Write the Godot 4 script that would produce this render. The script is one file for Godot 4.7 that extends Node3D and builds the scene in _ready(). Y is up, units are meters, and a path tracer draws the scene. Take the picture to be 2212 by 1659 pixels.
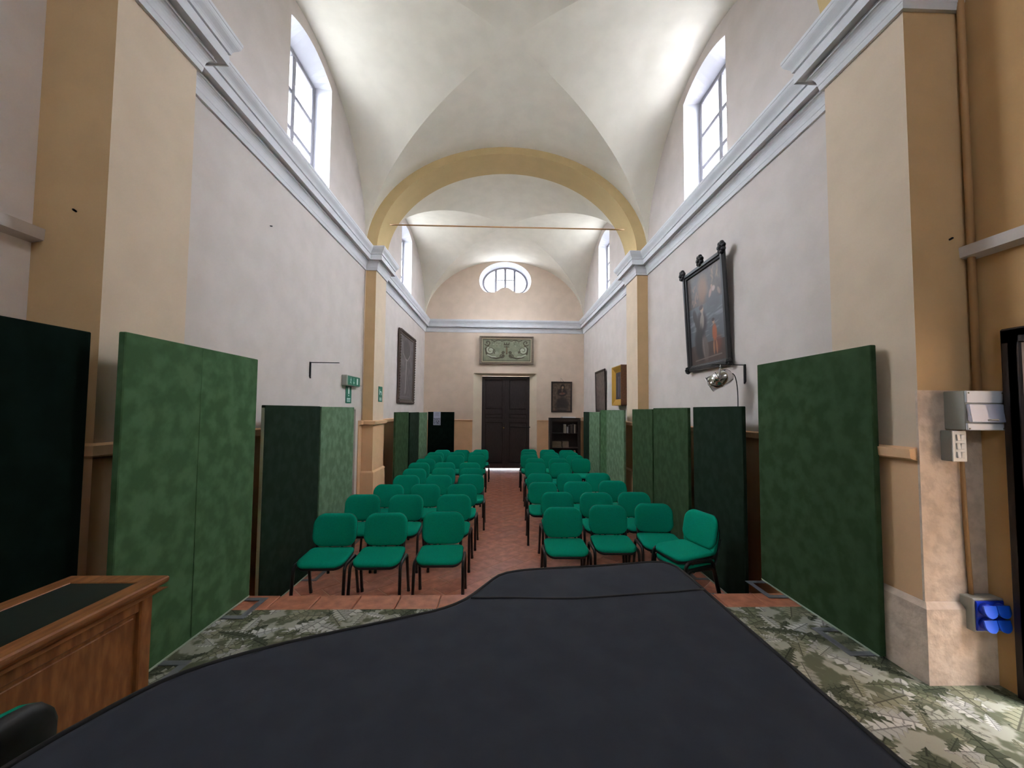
extends Node3D
# A small vaulted oratory: stage with a covered piano in front, two vaulted bays of green chairs, door and oculus at the end.

const XL := -2.5       # bay wall faces
const XR := 2.71
const XC := 0.105
const PL := -2.3       # pilaster faces
const PR := 2.51
const Z1 := -2.3       # first pair of piers
const Z2 := -2.9
const Z3 := -7.15      # second pair of piers
const Z4 := -7.78
const Z5 := -12.8      # end wall
const CL := -2.71      # chancel wall faces
const CR := 2.88
const ZB := 3.0
const CB := 4.46       # cornice
const CT := 4.85
const CROWN := 6.85
const SOFFIT := 6.72
const STG := 0.37      # stage height
const ZS := -3.41      # stage edge

var M := {}
var taken := {}
var rng := RandomNumberGenerator.new()


func _ready() -> void:
	rng.seed = 77
	# ---------- camera
	var cam := Camera3D.new()
	cam.name = "camera"
	cam.projection = Camera3D.PROJECTION_FRUSTUM
	cam.near = 0.05
	cam.far = 200.0
	cam.size = 0.05 * 1659.0 / 850.0
	cam.frustum_offset = Vector2(0, 0.05 * 18.0 / 850.0)
	var right := Vector3(0.99957049, 0.00799164, 0.02819516)
	var up := Vector3(-0.00926236, 0.99893367, 0.04522974)
	var ahead := Vector3(0.02780364, 0.04547147, -0.99857864)
	cam.transform = Transform3D(Basis(right, up, -ahead), Vector3(0, 1.93, 0))
	add_child(cam)
	cam.current = true
	# ---------- sky and exposure
	var env := Environment.new()
	env.background_mode = Environment.BG_SKY
	var sm := ProceduralSkyMaterial.new()
	sm.sky_top_color = Color(0.93, 0.96, 1.0)
	sm.sky_horizon_color = Color(0.68, 0.71, 0.755)
	sm.sky_curve = 0.5
	sm.ground_horizon_color = Color(0.36, 0.37, 0.36)
	sm.ground_bottom_color = Color(0.34, 0.34, 0.32)
	sm.sky_energy_multiplier = 1.0
	sm.ground_energy_multiplier = 1.0
	var sky := Sky.new()
	sky.sky_material = sm
	env.sky = sky
	env.background_energy_multiplier = 8.0
	env.ambient_light_source = Environment.AMBIENT_SOURCE_SKY
	env.tonemap_mode = Environment.TONE_MAPPER_LINEAR
	env.tonemap_exposure = 11.5
	env.sdfgi_enabled = true
	env.ssao_enabled = true
	env.ssil_enabled = true
	var we := WorldEnvironment.new()
	we.name = "environment"
	we.environment = env
	add_child(we)

	materials()
	structure()
	openings()
	floors()
	panels()
	chairs()
	piano()
	desk()
	wall_things()
	end_wall_things()
	electrics()


# ============================================================ helpers: nodes
func numbered(n: String) -> String:
	if not taken.has(n):
		taken[n] = 0
		return n
	taken[n] += 1
	return "%s_%03d" % [n, taken[n]]


func new_st(smooth := false) -> SurfaceTool:
	var st := SurfaceTool.new()
	st.begin(Mesh.PRIMITIVE_TRIANGLES)
	st.set_smooth_group(0 if smooth else -1)
	return st


func mesh_of(st: SurfaceTool) -> ArrayMesh:
	st.generate_normals()
	return st.commit()


func put_mesh(called: String, mesh: Mesh, mat: Material, parent: Node3D = null) -> MeshInstance3D:
	var o := MeshInstance3D.new()
	o.mesh = mesh
	o.material_override = mat
	if parent == null:
		o.name = numbered(called)
		add_child(o)
	else:
		o.name = called
		parent.add_child(o, true)
	return o


func obj(called: String, st: SurfaceTool, mat: Material, parent: Node3D = null) -> MeshInstance3D:
	return put_mesh(called, mesh_of(st), mat, parent)


func struct(called: String, st: SurfaceTool, mat: Material, label: String, category: String) -> MeshInstance3D:
	var o := obj(called, st, mat)
	tag(o, label, category)
	o.set_meta("kind", "structure")
	return o


func tag(o: Node3D, label: String, category: String, group := "") -> void:
	o.set_meta("label", label)
	o.set_meta("category", category)
	if group != "":
		o.set_meta("group", group)


func thing(called: String, label: String, category: String, at := Vector3.ZERO, turn := 0.0, group := "") -> Node3D:
	var o := Node3D.new()
	o.name = numbered(called)
	add_child(o)
	o.position = at
	o.rotation.y = turn
	tag(o, label, category, group)
	return o


func struct_node(called: String, label: String, category: String, at := Vector3.ZERO) -> Node3D:
	var o := thing(called, label, category, at)
	o.set_meta("kind", "structure")
	return o


# ============================================================ helpers: shapes
func tri(st: SurfaceTool, a: Vector3, b: Vector3, c: Vector3, out := Vector3.ZERO) -> void:
	if out != Vector3.ZERO and (c - a).cross(b - a).dot(out) < 0.0:
		st.add_vertex(a); st.add_vertex(c); st.add_vertex(b)
	else:
		st.add_vertex(a); st.add_vertex(b); st.add_vertex(c)


func quad(st: SurfaceTool, a: Vector3, b: Vector3, c: Vector3, d: Vector3, out := Vector3.ZERO) -> void:
	tri(st, a, b, c, out)
	tri(st, a, c, d, out)


func uv_quad(st: SurfaceTool, a: Vector3, b: Vector3, c: Vector3, d: Vector3, u0 := Vector2(0, 1), u1 := Vector2(1, 0)) -> void:
	# a lower left, b lower right, c upper right, d upper left as one looks at it
	var uv := [Vector2(u0.x, u0.y), Vector2(u1.x, u0.y), Vector2(u1.x, u1.y), Vector2(u0.x, u1.y)]
	var p := [a, b, c, d]
	for i in [0, 2, 1, 0, 3, 2]:
		st.set_uv(uv[i])
		st.add_vertex(p[i])


func box(st: SurfaceTool, c: Vector3, s: Vector3, b := Basis.IDENTITY) -> void:
	for ax in 3:
		for sg in [-1.0, 1.0]:
			var n := Vector3.ZERO
			n[ax] = sg
			var e1 := Vector3.ZERO
			e1[(ax + 1) % 3] = s[(ax + 1) % 3] / 2.0
			var e2 := Vector3.ZERO
			e2[(ax + 2) % 3] = s[(ax + 2) % 3] / 2.0
			var f := n * s[ax] / 2.0
			quad(st, c + b * (f - e1 - e2), c + b * (f + e1 - e2), c + b * (f + e1 + e2), c + b * (f - e1 + e2), b * n)


func bbox(st: SurfaceTool, lo: Vector3, hi: Vector3) -> void:
	box(st, (lo + hi) / 2.0, (hi - lo).abs())


func cbox(st: SurfaceTool, c: Vector3, s: Vector3, r: float, b := Basis.IDENTITY) -> void:
	# box with chamfered edges
	var h := s / 2.0
	for ax in 3:
		var a1 := (ax + 1) % 3
		var a2 := (ax + 2) % 3
		for sg in [-1.0, 1.0]:
			var p := []
			for q in [[-1, -1], [1, -1], [1, 1], [-1, 1]]:
				var v := Vector3.ZERO
				v[ax] = sg * h[ax]
				v[a1] = q[0] * (h[a1] - r)
				v[a2] = q[1] * (h[a2] - r)
				p.append(c + b * v)
			var n := Vector3.ZERO
			n[ax] = sg
			quad(st, p[0], p[1], p[2], p[3], b * n)
		for s1 in [-1.0, 1.0]:
			for s2 in [-1.0, 1.0]:
				var e := []
				for q in [[0, -1], [1, -1], [1, 1], [0, 1]]:
					var v := Vector3.ZERO
					v[ax] = q[1] * (h[ax] - r)
					v[a1] = s1 * (h[a1] - (r if q[0] == 0 else 0.0))
					v[a2] = s2 * (h[a2] - (0.0 if q[0] == 0 else r))
					e.append(c + b * v)
				var n := Vector3.ZERO
				n[a1] = s1
				n[a2] = s2
				quad(st, e[0], e[1], e[2], e[3], b * n)
	for sx in [-1.0, 1.0]:
		for sy in [-1.0, 1.0]:
			for sz in [-1.0, 1.0]:
				var k := Vector3(sx * (h.x - r), sy * (h.y - r), sz * (h.z - r))
				tri(st, c + b * (k + Vector3(sx * r, 0, 0)), c + b * (k + Vector3(0, sy * r, 0)), c + b * (k + Vector3(0, 0, sz * r)), b * Vector3(sx, sy, sz))


func tube(st: SurfaceTool, path: Array, r: float, seg := 8, flat := Vector2.ONE, caps := true, up0 := Vector3.ZERO) -> void:
	var rings := []
	var n := path.size()
	var side := up0
	for i in n:
		var d: Vector3 = (path[min(i + 1, n - 1)] - path[max(i - 1, 0)]).normalized()
		if side == Vector3.ZERO:
			side = d.cross(Vector3.UP if absf(d.y) < 0.9 else Vector3.RIGHT).normalized()
		side = (side - d * side.dot(d)).normalized()
		var o := d.cross(side).normalized()
		var ring := []
		for k in seg:
			var a := TAU * k / seg
			ring.append(path[i] + side * cos(a) * r * flat.x + o * sin(a) * r * flat.y)
		rings.append(ring)
	loft(st, rings, caps, caps)


func loft(st: SurfaceTool, rings: Array, cap0 := false, cap1 := false) -> void:
	for i in rings.size() - 1:
		var p: Array = rings[i]
		var q: Array = rings[i + 1]
		var m := p.size()
		for k in m:
			var l := (k + 1) % m
			tri(st, p[k], q[k], q[l])
			tri(st, p[k], q[l], p[l])
	if cap0:
		fan(st, rings[0], true)
	if cap1:
		fan(st, rings[-1], false)


func fan(st: SurfaceTool, ring: Array, flip: bool) -> void:
	var c := Vector3.ZERO
	for p in ring:
		c += p
	c /= ring.size()
	for k in ring.size():
		var l := (k + 1) % ring.size()
		if flip:
			tri(st, c, ring[k], ring[l])
		else:
			tri(st, c, ring[l], ring[k])


func lathe(st: SurfaceTool, profile: Array, seg: int, xf := Transform3D.IDENTITY) -> void:
	var rings := []
	for p in profile:
		var ring := []
		for k in seg:
			var a := TAU * k / seg
			ring.append(xf * Vector3(cos(a) * p.x, p.y, sin(a) * p.x))
		rings.append(ring)
	loft(st, rings)


func plate(st: SurfaceTool, poly: PackedVector2Array, lift: Callable, h0: float, h1: float) -> void:
	# a flat polygon given thickness; lift turns (point, height) into a place
	var idx := Geometry2D.triangulate_polygon(poly)
	for i in range(0, idx.size(), 3):
		tri(st, lift.call(poly[idx[i]], h1), lift.call(poly[idx[i + 1]], h1), lift.call(poly[idx[i + 2]], h1), lift.call(Vector2.ZERO, 1.0) - lift.call(Vector2.ZERO, 0.0))
		tri(st, lift.call(poly[idx[i]], h0), lift.call(poly[idx[i + 1]], h0), lift.call(poly[idx[i + 2]], h0), lift.call(Vector2.ZERO, 0.0) - lift.call(Vector2.ZERO, 1.0))
	for i in poly.size():
		var j := (i + 1) % poly.size()
		quad(st, lift.call(poly[i], h0), lift.call(poly[j], h0), lift.call(poly[j], h1), lift.call(poly[i], h1))


func sweep(st: SurfaceTool, path: Array, prof: Array, y0: float, closed := false) -> void:
	# path: Vector2 (x, z), the room to the right of it; prof: Vector2 (out, up)
	var rings := []
	var n := path.size()
	for i in n:
		var a: Vector2 = path[i]
		var n1 := Vector2.ZERO
		var n2 := Vector2.ZERO
		if i > 0 or closed:
			var d: Vector2 = (a - path[(i - 1 + n) % n]).normalized()
			n1 = Vector2(-d.y, d.x)
		if i < n - 1 or closed:
			var d: Vector2 = (path[(i + 1) % n] - a).normalized()
			n2 = Vector2(-d.y, d.x)
		if n1 == Vector2.ZERO:
			n1 = n2
		if n2 == Vector2.ZERO:
			n2 = n1
		var m := (n1 + n2) / (1.0 + n1.dot(n2))
		var ring := []
		for p in prof:
			ring.append(Vector3(a.x + m.x * p.x, y0 + p.y, a.y + m.y * p.x))
		rings.append(ring)
	for i in (n if closed else n - 1):
		var p: Array = rings[i]
		var q: Array = rings[(i + 1) % n]
		for k in prof.size() - 1:
			quad(st, p[k], q[k], q[k + 1], p[k + 1])
	if not closed:
		for e in [0, n - 1]:
			var poly := PackedVector2Array(prof)
			var idx := Geometry2D.triangulate_polygon(poly)
			for i in range(0, idx.size(), 3):
				tri(st, rings[e][idx[i]], rings[e][idx[i + 1]], rings[e][idx[i + 2]])


func ring_between(st: SurfaceTool, hole: PackedVector2Array, lo: Vector2, hi: Vector2, centre: Vector2, lift: Callable, out: Vector3) -> void:
	# the rectangle lo..hi with the hole left open
	var angles := []
	for p in hole:
		angles.append((p - centre).angle())
	for p in [lo, hi, Vector2(lo.x, hi.y), Vector2(hi.x, lo.y)]:
		angles.append((p - centre).angle())
	angles.sort()
	var prev := []
	for i in angles.size() + 1:
		var a: float = angles[i % angles.size()]
		var d := Vector2.from_angle(a)
		var t := INF
		for ax in 2:
			if absf(d[ax]) > 1e-6:
				t = minf(t, ((hi[ax] if d[ax] > 0 else lo[ax]) - centre[ax]) / d[ax])
		var far_pt := centre + d * t
		var near_t := 1e9
		for k in hole.size():
			var hit = Geometry2D.segment_intersects_segment(centre, centre + d * 50.0, hole[k], hole[(k + 1) % hole.size()])
			if hit != null:
				near_t = minf(near_t, (hit - centre).length())
		if near_t > 1e8:
			for p in hole:
				if absf(angle_difference((p - centre).angle(), a)) < 1e-4:
					near_t = (p - centre).length()
		var near_pt := centre + d * near_t
		if prev:
			quad(st, lift.call(prev[0]), lift.call(near_pt), lift.call(far_pt), lift.call(prev[1]), out)
		prev = [near_pt, far_pt]


func pic_frame(w: float, h: float, prof: Array) -> SurfaceTool:
	# frame around a picture that stands in the xy plane and looks towards +z; prof: Vector2 (outwards from the opening, forward)
	var st := new_st()
	var rings := []
	for q in [[-1, -1], [1, -1], [1, 1], [-1, 1]]:
		var ring := []
		for p in prof:
			ring.append(Vector3(q[0] * (w / 2 + p.x), q[1] * (h / 2 + p.x), p.y))
		rings.append(ring)
	for i in 4:
		for k in prof.size() - 1:
			quad(st, rings[i][k], rings[(i + 1) % 4][k], rings[(i + 1) % 4][k + 1], rings[i][k + 1])
	return st


func rr(w: float, h: float, r: float, n := 5) -> Array:
	# rounded rectangle
	var out := []
	for q in [[1, 1, 0], [-1, 1, 90], [-1, -1, 180], [1, -1, 270]]:
		for k in n + 1:
			var a := deg_to_rad(q[2] + 90.0 * k / n)
			out.append(Vector2(q[0] * (w / 2 - r) + cos(a) * r, q[1] * (h / 2 - r) + sin(a) * r))
	return out


# ============================================================ materials
func noise_tex(sd: int, freq: float, oct: int, c0: Color, c1: Color, size := 256, lo := 0.0, hi := 1.0) -> ImageTexture:
	var fn := FastNoiseLite.new()
	fn.seed = sd
	fn.noise_type = FastNoiseLite.TYPE_SIMPLEX_SMOOTH
	fn.frequency = freq
	fn.fractal_octaves = oct
	var src := fn.get_seamless_image(size, size)
	src.convert(Image.FORMAT_L8)
	var bytes := src.get_data()
	var out := PackedByteArray()
	out.resize(size * size * 3)
	var table := []
	for v in 256:
		var t := clampf((v / 255.0 - lo) / (hi - lo), 0, 1)
		table.append(c0.lerp(c1, t))
	for i in size * size:
		var c: Color = table[bytes[i]]
		out[i * 3] = c.r8
		out[i * 3 + 1] = c.g8
		out[i * 3 + 2] = c.b8
	return ImageTexture.create_from_image(Image.create_from_data(size, size, false, Image.FORMAT_RGB8, out))


func mat(called: String, c: Color, rough: float, tex: Texture2D = null, scale := Vector3.ONE, world := true, metal := 0.0) -> StandardMaterial3D:
	var m := StandardMaterial3D.new()
	m.resource_name = called
	m.albedo_color = c
	m.roughness = rough
	m.metallic = metal
	m.cull_mode = BaseMaterial3D.CULL_DISABLED
	if tex:
		m.albedo_texture = tex
		m.uv1_triplanar = true
		m.uv1_world_triplanar = world
		m.uv1_scale = scale
	M[called] = m
	return m


func relief(m: StandardMaterial3D, t: Texture2D, depth: float) -> void:
	m.heightmap_enabled = true
	m.heightmap_texture = t
	m.heightmap_scale = depth


func printed(called: String, im: Image, rough := 0.6) -> StandardMaterial3D:
	var m := mat(called, Color.WHITE, rough)
	m.albedo_texture = ImageTexture.create_from_image(im)
	m.texture_repeat = false
	return m


func materials() -> void:
	var patch := noise_tex(3, 0.012, 4, Color(0.972, 0.972, 0.97), Color(1, 1, 1), 512, 0.25, 0.75)
	var bump := noise_tex(5, 0.03, 5, Color(0, 0, 0), Color(1, 1, 1), 512, 0.2, 0.8)
	var worn := noise_tex(9, 0.02, 5, Color(0.93, 0.925, 0.92), Color(1, 1, 1), 512, 0.30, 0.62)
	for a in [
		["wall_paint", Color(0.825, 0.785, 0.76)], ["vault_paint", Color(0.925, 0.90, 0.84)], ["arch_paint", Color(0.82, 0.72, 0.53)],
		["flank_paint", Color(0.82, 0.69, 0.52)], ["pier_paint", Color(0.85, 0.77, 0.675)],
		["end_paint", Color(0.88, 0.8, 0.725)], ["dado_paint", Color(0.9, 0.735, 0.575)], ["jamb_paint", Color(0.88, 0.82, 0.73)],
		["chancel_paint", Color(0.95, 0.925, 0.92)], ["chancel_ochre", Color(0.80, 0.645, 0.45)], ["reveal_paint", Color(0.80, 0.80, 0.825)], ["cornice_paint", Color(0.865, 0.865, 0.875)]]:
		var m := mat(a[0], a[1], 0.93, patch, Vector3.ONE * 0.35)
		m.metallic_specular = 0.25
	var wp := mat("worn_plaster", Color(0.86, 0.78, 0.71), 0.93, worn, Vector3.ONE * 0.9)
	relief(wp, bump, 0.25)
	wp.metallic_specular = 0.25
	var tone := noise_tex(21, 0.02, 4, Color(0.78, 0.76, 0.74), Color(1, 1, 1), 256)
	for i in 5:
		var c: Color = [Color(0.85, 0.55, 0.455), Color(0.81, 0.525, 0.44), Color(0.88, 0.575, 0.475), Color(0.835, 0.555, 0.475), Color(0.855, 0.55, 0.445)][i]
		var m := mat("terracotta_%d" % i, c, 0.33, tone, Vector3.ONE * 1.3)
	mat("step_tile", Color(0.82, 0.53, 0.41), 0.5, tone, Vector3.ONE * 1.7)
	mat("grout", Color(0.84, 0.68, 0.60), 0.9, patch, Vector3.ONE)
	mat("pale_grout", Color(0.80, 0.70, 0.62), 0.9)
	mat("outdoor_paving", Color(0.36, 0.36, 0.345), 0.9, patch, Vector3.ONE * 0.3)
	# velvet
	var nap := noise_tex(31, 0.014, 6, Color(0.84, 0.86, 0.83), Color(1.0, 1.0, 1.0), 512, 0.28, 0.75)
	for a in [["velvet_dark", Color(0.15, 0.205, 0.16)], ["velvet_mid", Color(0.245, 0.33, 0.225)], ["velvet_light", Color(0.33, 0.455, 0.32)], ["velvet_pale", Color(0.44, 0.545, 0.435)], ["velvet_deep", Color(0.06, 0.11, 0.09)]]:  # greens set per board, from near black to pale
		var m := mat(a[0], a[1], 0.95, nap, Vector3(0.8, 0.75, 0.8), false)
		m.rim_enabled = true
		m.rim = 0.12
		m.rim_tint = 0.7
		m.metallic_specular = 0.15
	mat("board_edge", Color(0.66, 0.72, 0.64), 0.8)
	mat("steel", Color(0.52, 0.53, 0.56), 0.45, null, Vector3.ONE, true, 0.6)
	# chairs
	var weave := noise_tex(41, 0.09, 3, Color(0.86, 0.86, 0.86), Color(1, 1, 1), 256)
	var cf := mat("chair_fabric", Color(0.025, 0.62, 0.50), 0.9, weave, Vector3.ONE * 3.0, false)
	cf.metallic_specular = 0.2
	mat("chair_plastic", Color(0.035, 0.037, 0.04), 0.5)
	mat("chair_tube", Color(0.03, 0.03, 0.032), 0.32)
	# piano and desk
	var cloth := noise_tex(51, 0.02, 4, Color(0.94, 0.94, 0.95), Color(1, 1, 1), 512, 0.3, 0.75)
	var pc := mat("piano_cover", Color(0.225, 0.24, 0.275), 0.8, cloth, Vector3.ONE * 0.8)
	pc.metallic_specular = 0.3
	mat("piano_piping", Color(0.05, 0.05, 0.06), 0.7)
	mat("black_lacquer", Color(0.02, 0.02, 0.022), 0.15)
	mat("brass", Color(0.75, 0.58, 0.28), 0.3, null, Vector3.ONE, true, 0.9)
	var grain := noise_tex(61, 0.02, 4, Color(0.80, 0.76, 0.72), Color(1, 1, 1), 512, 0.25, 0.75)
	mat("oak", Color(0.62, 0.40, 0.22), 0.5, grain, Vector3(2.2, 0.5, 2.2))
	mat("oak_edge", Color(0.66, 0.44, 0.26), 0.45, grain, Vector3(2.5, 2.5, 0.4))
	mat("desk_leather", Color(0.10, 0.145, 0.105), 0.6, weave, Vector3.ONE * 1.5)
	mat("door_wood", Color(0.185, 0.135, 0.13), 0.55, grain, Vector3(3.0, 0.5, 3.0))
	mat("dark_wood", Color(0.15, 0.10, 0.085), 0.5, grain, Vector3(3.0, 0.6, 3.0))
	mat("iron", Color(0.10, 0.095, 0.10), 0.6, null, Vector3.ONE, true, 0.5)
	mat("window_wood", Color(0.56, 0.55, 0.57), 0.6)
	var g := mat("glass", Color(0.97, 0.98, 1.0, 0.06), 0.03)
	g.transparency = BaseMaterial3D.TRANSPARENCY_ALPHA
	# frames
	mat("black_frame", Color(0.075, 0.07, 0.075), 0.45)
	mat("umber_frame", Color(0.20, 0.155, 0.135), 0.5, grain, Vector3.ONE * 3.0)
	mat("carved_frame", Color(0.34, 0.285, 0.25), 0.55, grain, Vector3.ONE * 4.0)
	mat("silvered_frame", Color(0.50, 0.445, 0.385), 0.45, grain, Vector3.ONE * 3.0)
	mat("gilt", Color(0.80, 0.62, 0.26), 0.35, null, Vector3.ONE, true, 0.6)
	mat("pale_gilt", Color(0.72, 0.66, 0.54), 0.4)
	mat("frame_brown", Color(0.45, 0.30, 0.18), 0.5, grain, Vector3.ONE * 3.0)
	# electrics
	mat("white_plastic", Color(0.80, 0.82, 0.86), 0.4)
	mat("grey_plastic", Color(0.62, 0.62, 0.58), 0.5)
	mat("switch_white", Color(0.86, 0.86, 0.85), 0.35)
	mat("socket_blue", Color(0.03, 0.20, 0.70), 0.35)
	mat("socket_blue_lid", Color(0.10, 0.36, 0.88), 0.3)
	var sc := mat("smoky_cover", Color(0.72, 0.76, 0.86, 0.55), 0.08)
	sc.transparency = BaseMaterial3D.TRANSPARENCY_ALPHA
	mat("conduit_paint", Color(0.72, 0.56, 0.38), 0.7)
	mat("chrome", Color(0.80, 0.80, 0.80), 0.12, null, Vector3.ONE, true, 1.0)
	mat("cable_black", Color(0.04, 0.04, 0.04), 0.6)
	mat("sign_green", Color(0.02, 0.42, 0.32), 0.45)
	mat("paper", Color(0.88, 0.88, 0.88), 0.8)


# ============================================================ shell
func ell(u: float, base: float, top: float) -> float:
	return base + (top - base) * sqrt(maxf(0.0, 1.0 - u * u))


func window_hole(zc: float) -> Array:
	# (opening at the wall face, opening at the frame), as (z, y), same count
	var a := PackedVector2Array()
	var b := PackedVector2Array()
	var w := 0.555
	for p in [Vector2(-w, 4.97), Vector2(w, 4.97), Vector2(w, 6.0)]:
		# the sill slopes down steeply into the room
		a.append(Vector2(zc + p.x, 4.79 if p.y < 5.0 else p.y))
		b.append(Vector2(zc + p.x, 5.05 if p.y < 5.0 else p.y))
	for k in 13:
		var t := 1.0 - k / 6.0
		a.append(Vector2(zc + w * t, 6.555 + 0.135 * (1.0 - t * t)))
		b.append(Vector2(zc + w * t, 6.585))
	a.append(Vector2(zc - w, 6.0))
	b.append(Vector2(zc - w, 6.0))
	return [a, b]


func bay_wall(called: String, label: String, x: float, sg: float, z0: float, z1: float, zc: float, door: Array, paint: Material) -> void:
	# sg: +1 when the room lies towards +x. Lower wall, then a ring round the window, both faces and the reveal.
	var st := new_st()
	var out := Vector3(sg, 0, 0)
	var xo := x - sg * 0.5
	var xf := x - sg * 0.24
	var pieces := []
	if door:
		pieces = [[z0, door[0], 0.0, 4.66], [door[1], z1, 0.0, 4.66], [door[0], door[1], door[2], 4.66]]
		var xd := x - sg * 0.16
		quad(st, Vector3(xd, 0, door[0]), Vector3(xd, 0, door[1]), Vector3(xd, door[2], door[1]), Vector3(xd, door[2], door[0]), out)
		quad(st, Vector3(x, 0, door[0]), Vector3(xd, 0, door[0]), Vector3(xd, door[2], door[0]), Vector3(x, door[2], door[0]), Vector3(0, 0, -1))
		quad(st, Vector3(x, 0, door[1]), Vector3(xd, 0, door[1]), Vector3(xd, door[2], door[1]), Vector3(x, door[2], door[1]), Vector3(0, 0, 1))
		quad(st, Vector3(x, door[2], door[0]), Vector3(xd, door[2], door[0]), Vector3(xd, door[2], door[1]), Vector3(x, door[2], door[1]), Vector3(0, -1, 0))
	else:
		pieces = [[z0, z1, 0.0, 4.66]]
	for p in pieces:
		quad(st, Vector3(x, p[2], p[0]), Vector3(x, p[2], p[1]), Vector3(x, p[3], p[1]), Vector3(x, p[3], p[0]), out)
	quad(st, Vector3(xo, -0.3, z0), Vector3(xo, -0.3, z1), Vector3(xo, 4.66, z1), Vector3(xo, 4.66, z0), -out)
	var h := window_hole(zc)
	var c := Vector2(zc, 5.8)
	ring_between(st, h[0], Vector2(z1, 4.66), Vector2(z0, 7.25), c, func(p): return Vector3(x, p.y, p.x), out)
	ring_between(st, h[1], Vector2(z1, 4.66), Vector2(z0, 7.25), c, func(p): return Vector3(xo, p.y, p.x), -out)
	var node := struct(called, st, paint, label, "wall")
	var rv := new_st()
	var n: int = h[0].size()
	for k in n:
		var l := (k + 1) % n
		var mid: Vector2 = (h[0][k] + h[0][l]) / 2.0
		var o := Vector3(0, c.y - mid.y, c.x - mid.x)
		quad(rv, Vector3(x, h[0][k].y, h[0][k].x), Vector3(x, h[0][l].y, h[0][l].x), Vector3(xf, h[1][l].y, h[1][l].x), Vector3(xf, h[1][k].y, h[1][k].x), o)
		quad(rv, Vector3(xf, h[1][k].y, h[1][k].x), Vector3(xf, h[1][l].y, h[1][l].x), Vector3(xo, h[1][l].y, h[1][l].x), Vector3(xo, h[1][k].y, h[1][k].x), o)
	var r := obj("window_reveal", rv, M.reveal_paint, node)
	r.set_meta("label", "pale bluish white window reveal")


func groin_vault(called: String, label: String, z0: float, z1: float) -> void:
	var st := new_st()
	var n := 44
	var zc := (z0 + z1) / 2.0
	var hz := (z0 - z1) / 2.0
	var hx := (XR - XL) / 2.0
	var pt := func(i: int, j: int) -> Vector3:
		var u := sin(PI / 2 * (2.0 * i / n - 1.0))
		var v := sin(PI / 2 * (2.0 * j / n - 1.0))
		return Vector3(XC + u * hx, maxf(ell(u, CT, CROWN), ell(v, CT, CROWN)), zc - v * hz)
	for i in n:
		for j in n:
			var a: Vector3 = pt.call(i, j)
			var b: Vector3 = pt.call(i + 1, j)
			var c: Vector3 = pt.call(i + 1, j + 1)
			var d: Vector3 = pt.call(i, j + 1)
			var tris := [[a, b, c], [a, c, d]] if (i < n / 2) == (j < n / 2) else [[a, b, d], [b, c, d]]
			for t in tris:
				var m: Vector3 = (t[0] + t[1] + t[2]) / 3.0
				var u := (m.x - XC) / hx
				var v := (zc - m.z) / hz
				var web := (1 if u > 0 else 2) if absf(u) > absf(v) else (3 if v > 0 else 4)
				st.set_smooth_group(web)
				tri(st, t[0], t[1], t[2], Vector3.DOWN)
	struct(called, st, M.vault_paint, label, "ceiling")


func arch(called: String, label: String, z0: float, z1: float) -> void:
	var st := new_st()
	var n := 48
	var hi := (PR - PL) / 2.0
	var ho := (XR - XL) / 2.0 + 0.06
	for face_z in [z0, z1]:
		for k in n:
			var a0 := PI * k / n
			var a1 := PI * (k + 1) / n
			quad(st, Vector3(XC + cos(a0) * hi, CT + sin(a0) * (SOFFIT - CT), face_z), Vector3(XC + cos(a1) * hi, CT + sin(a1) * (SOFFIT - CT), face_z),
				Vector3(XC + cos(a1) * ho, CT + sin(a1) * (CROWN - CT + 0.1), face_z), Vector3(XC + cos(a0) * ho, CT + sin(a0) * (CROWN - CT + 0.1), face_z), Vector3(0, 0, 1.0 if face_z == z0 else -1.0))
	st.set_smooth_group(1)
	for k in n:
		var a0 := PI * k / n
		var a1 := PI * (k + 1) / n
		quad(st, Vector3(XC + cos(a0) * hi, CT + sin(a0) * (SOFFIT - CT), z0), Vector3(XC + cos(a1) * hi, CT + sin(a1) * (SOFFIT - CT), z0),
			Vector3(XC + cos(a1) * hi, CT + sin(a1) * (SOFFIT - CT), z1), Vector3(XC + cos(a0) * hi, CT + sin(a0) * (SOFFIT - CT), z1), Vector3(-cos(a0), -1, 0))
	var node := struct(called, st, M.arch_paint, label, "arch")
	# plastered wall above the arch, up to the roof
	var sp := new_st()
	for face_z in [z0 - 0.004, z1 + 0.004]:
		var o := Vector3(0, 0, 1.0 if face_z > (z0 + z1) / 2 else -1.0)
		for k in n:
			var p0 := Vector3(XC + cos(PI * k / n) * (ho - 0.02), CT + sin(PI * k / n) * (CROWN - CT + 0.08), face_z)
			var p1 := Vector3(XC + cos(PI * (k + 1) / n) * (ho - 0.02), CT + sin(PI * (k + 1) / n) * (CROWN - CT + 0.08), face_z)
			quad(sp, p0, p1, Vector3(p1.x, 7.25, face_z), Vector3(p0.x, 7.25, face_z), o)
		for e in [-1.0, 1.0]:
			var xa: float = XC + e * (ho - 0.02)
			quad(sp, Vector3(xa, CT, face_z), Vector3(xa + e * 0.35, CT, face_z), Vector3(xa + e * 0.35, 7.25, face_z), Vector3(xa, 7.25, face_z), o)
	obj("spandrel", sp, M.chancel_paint, node)


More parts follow.
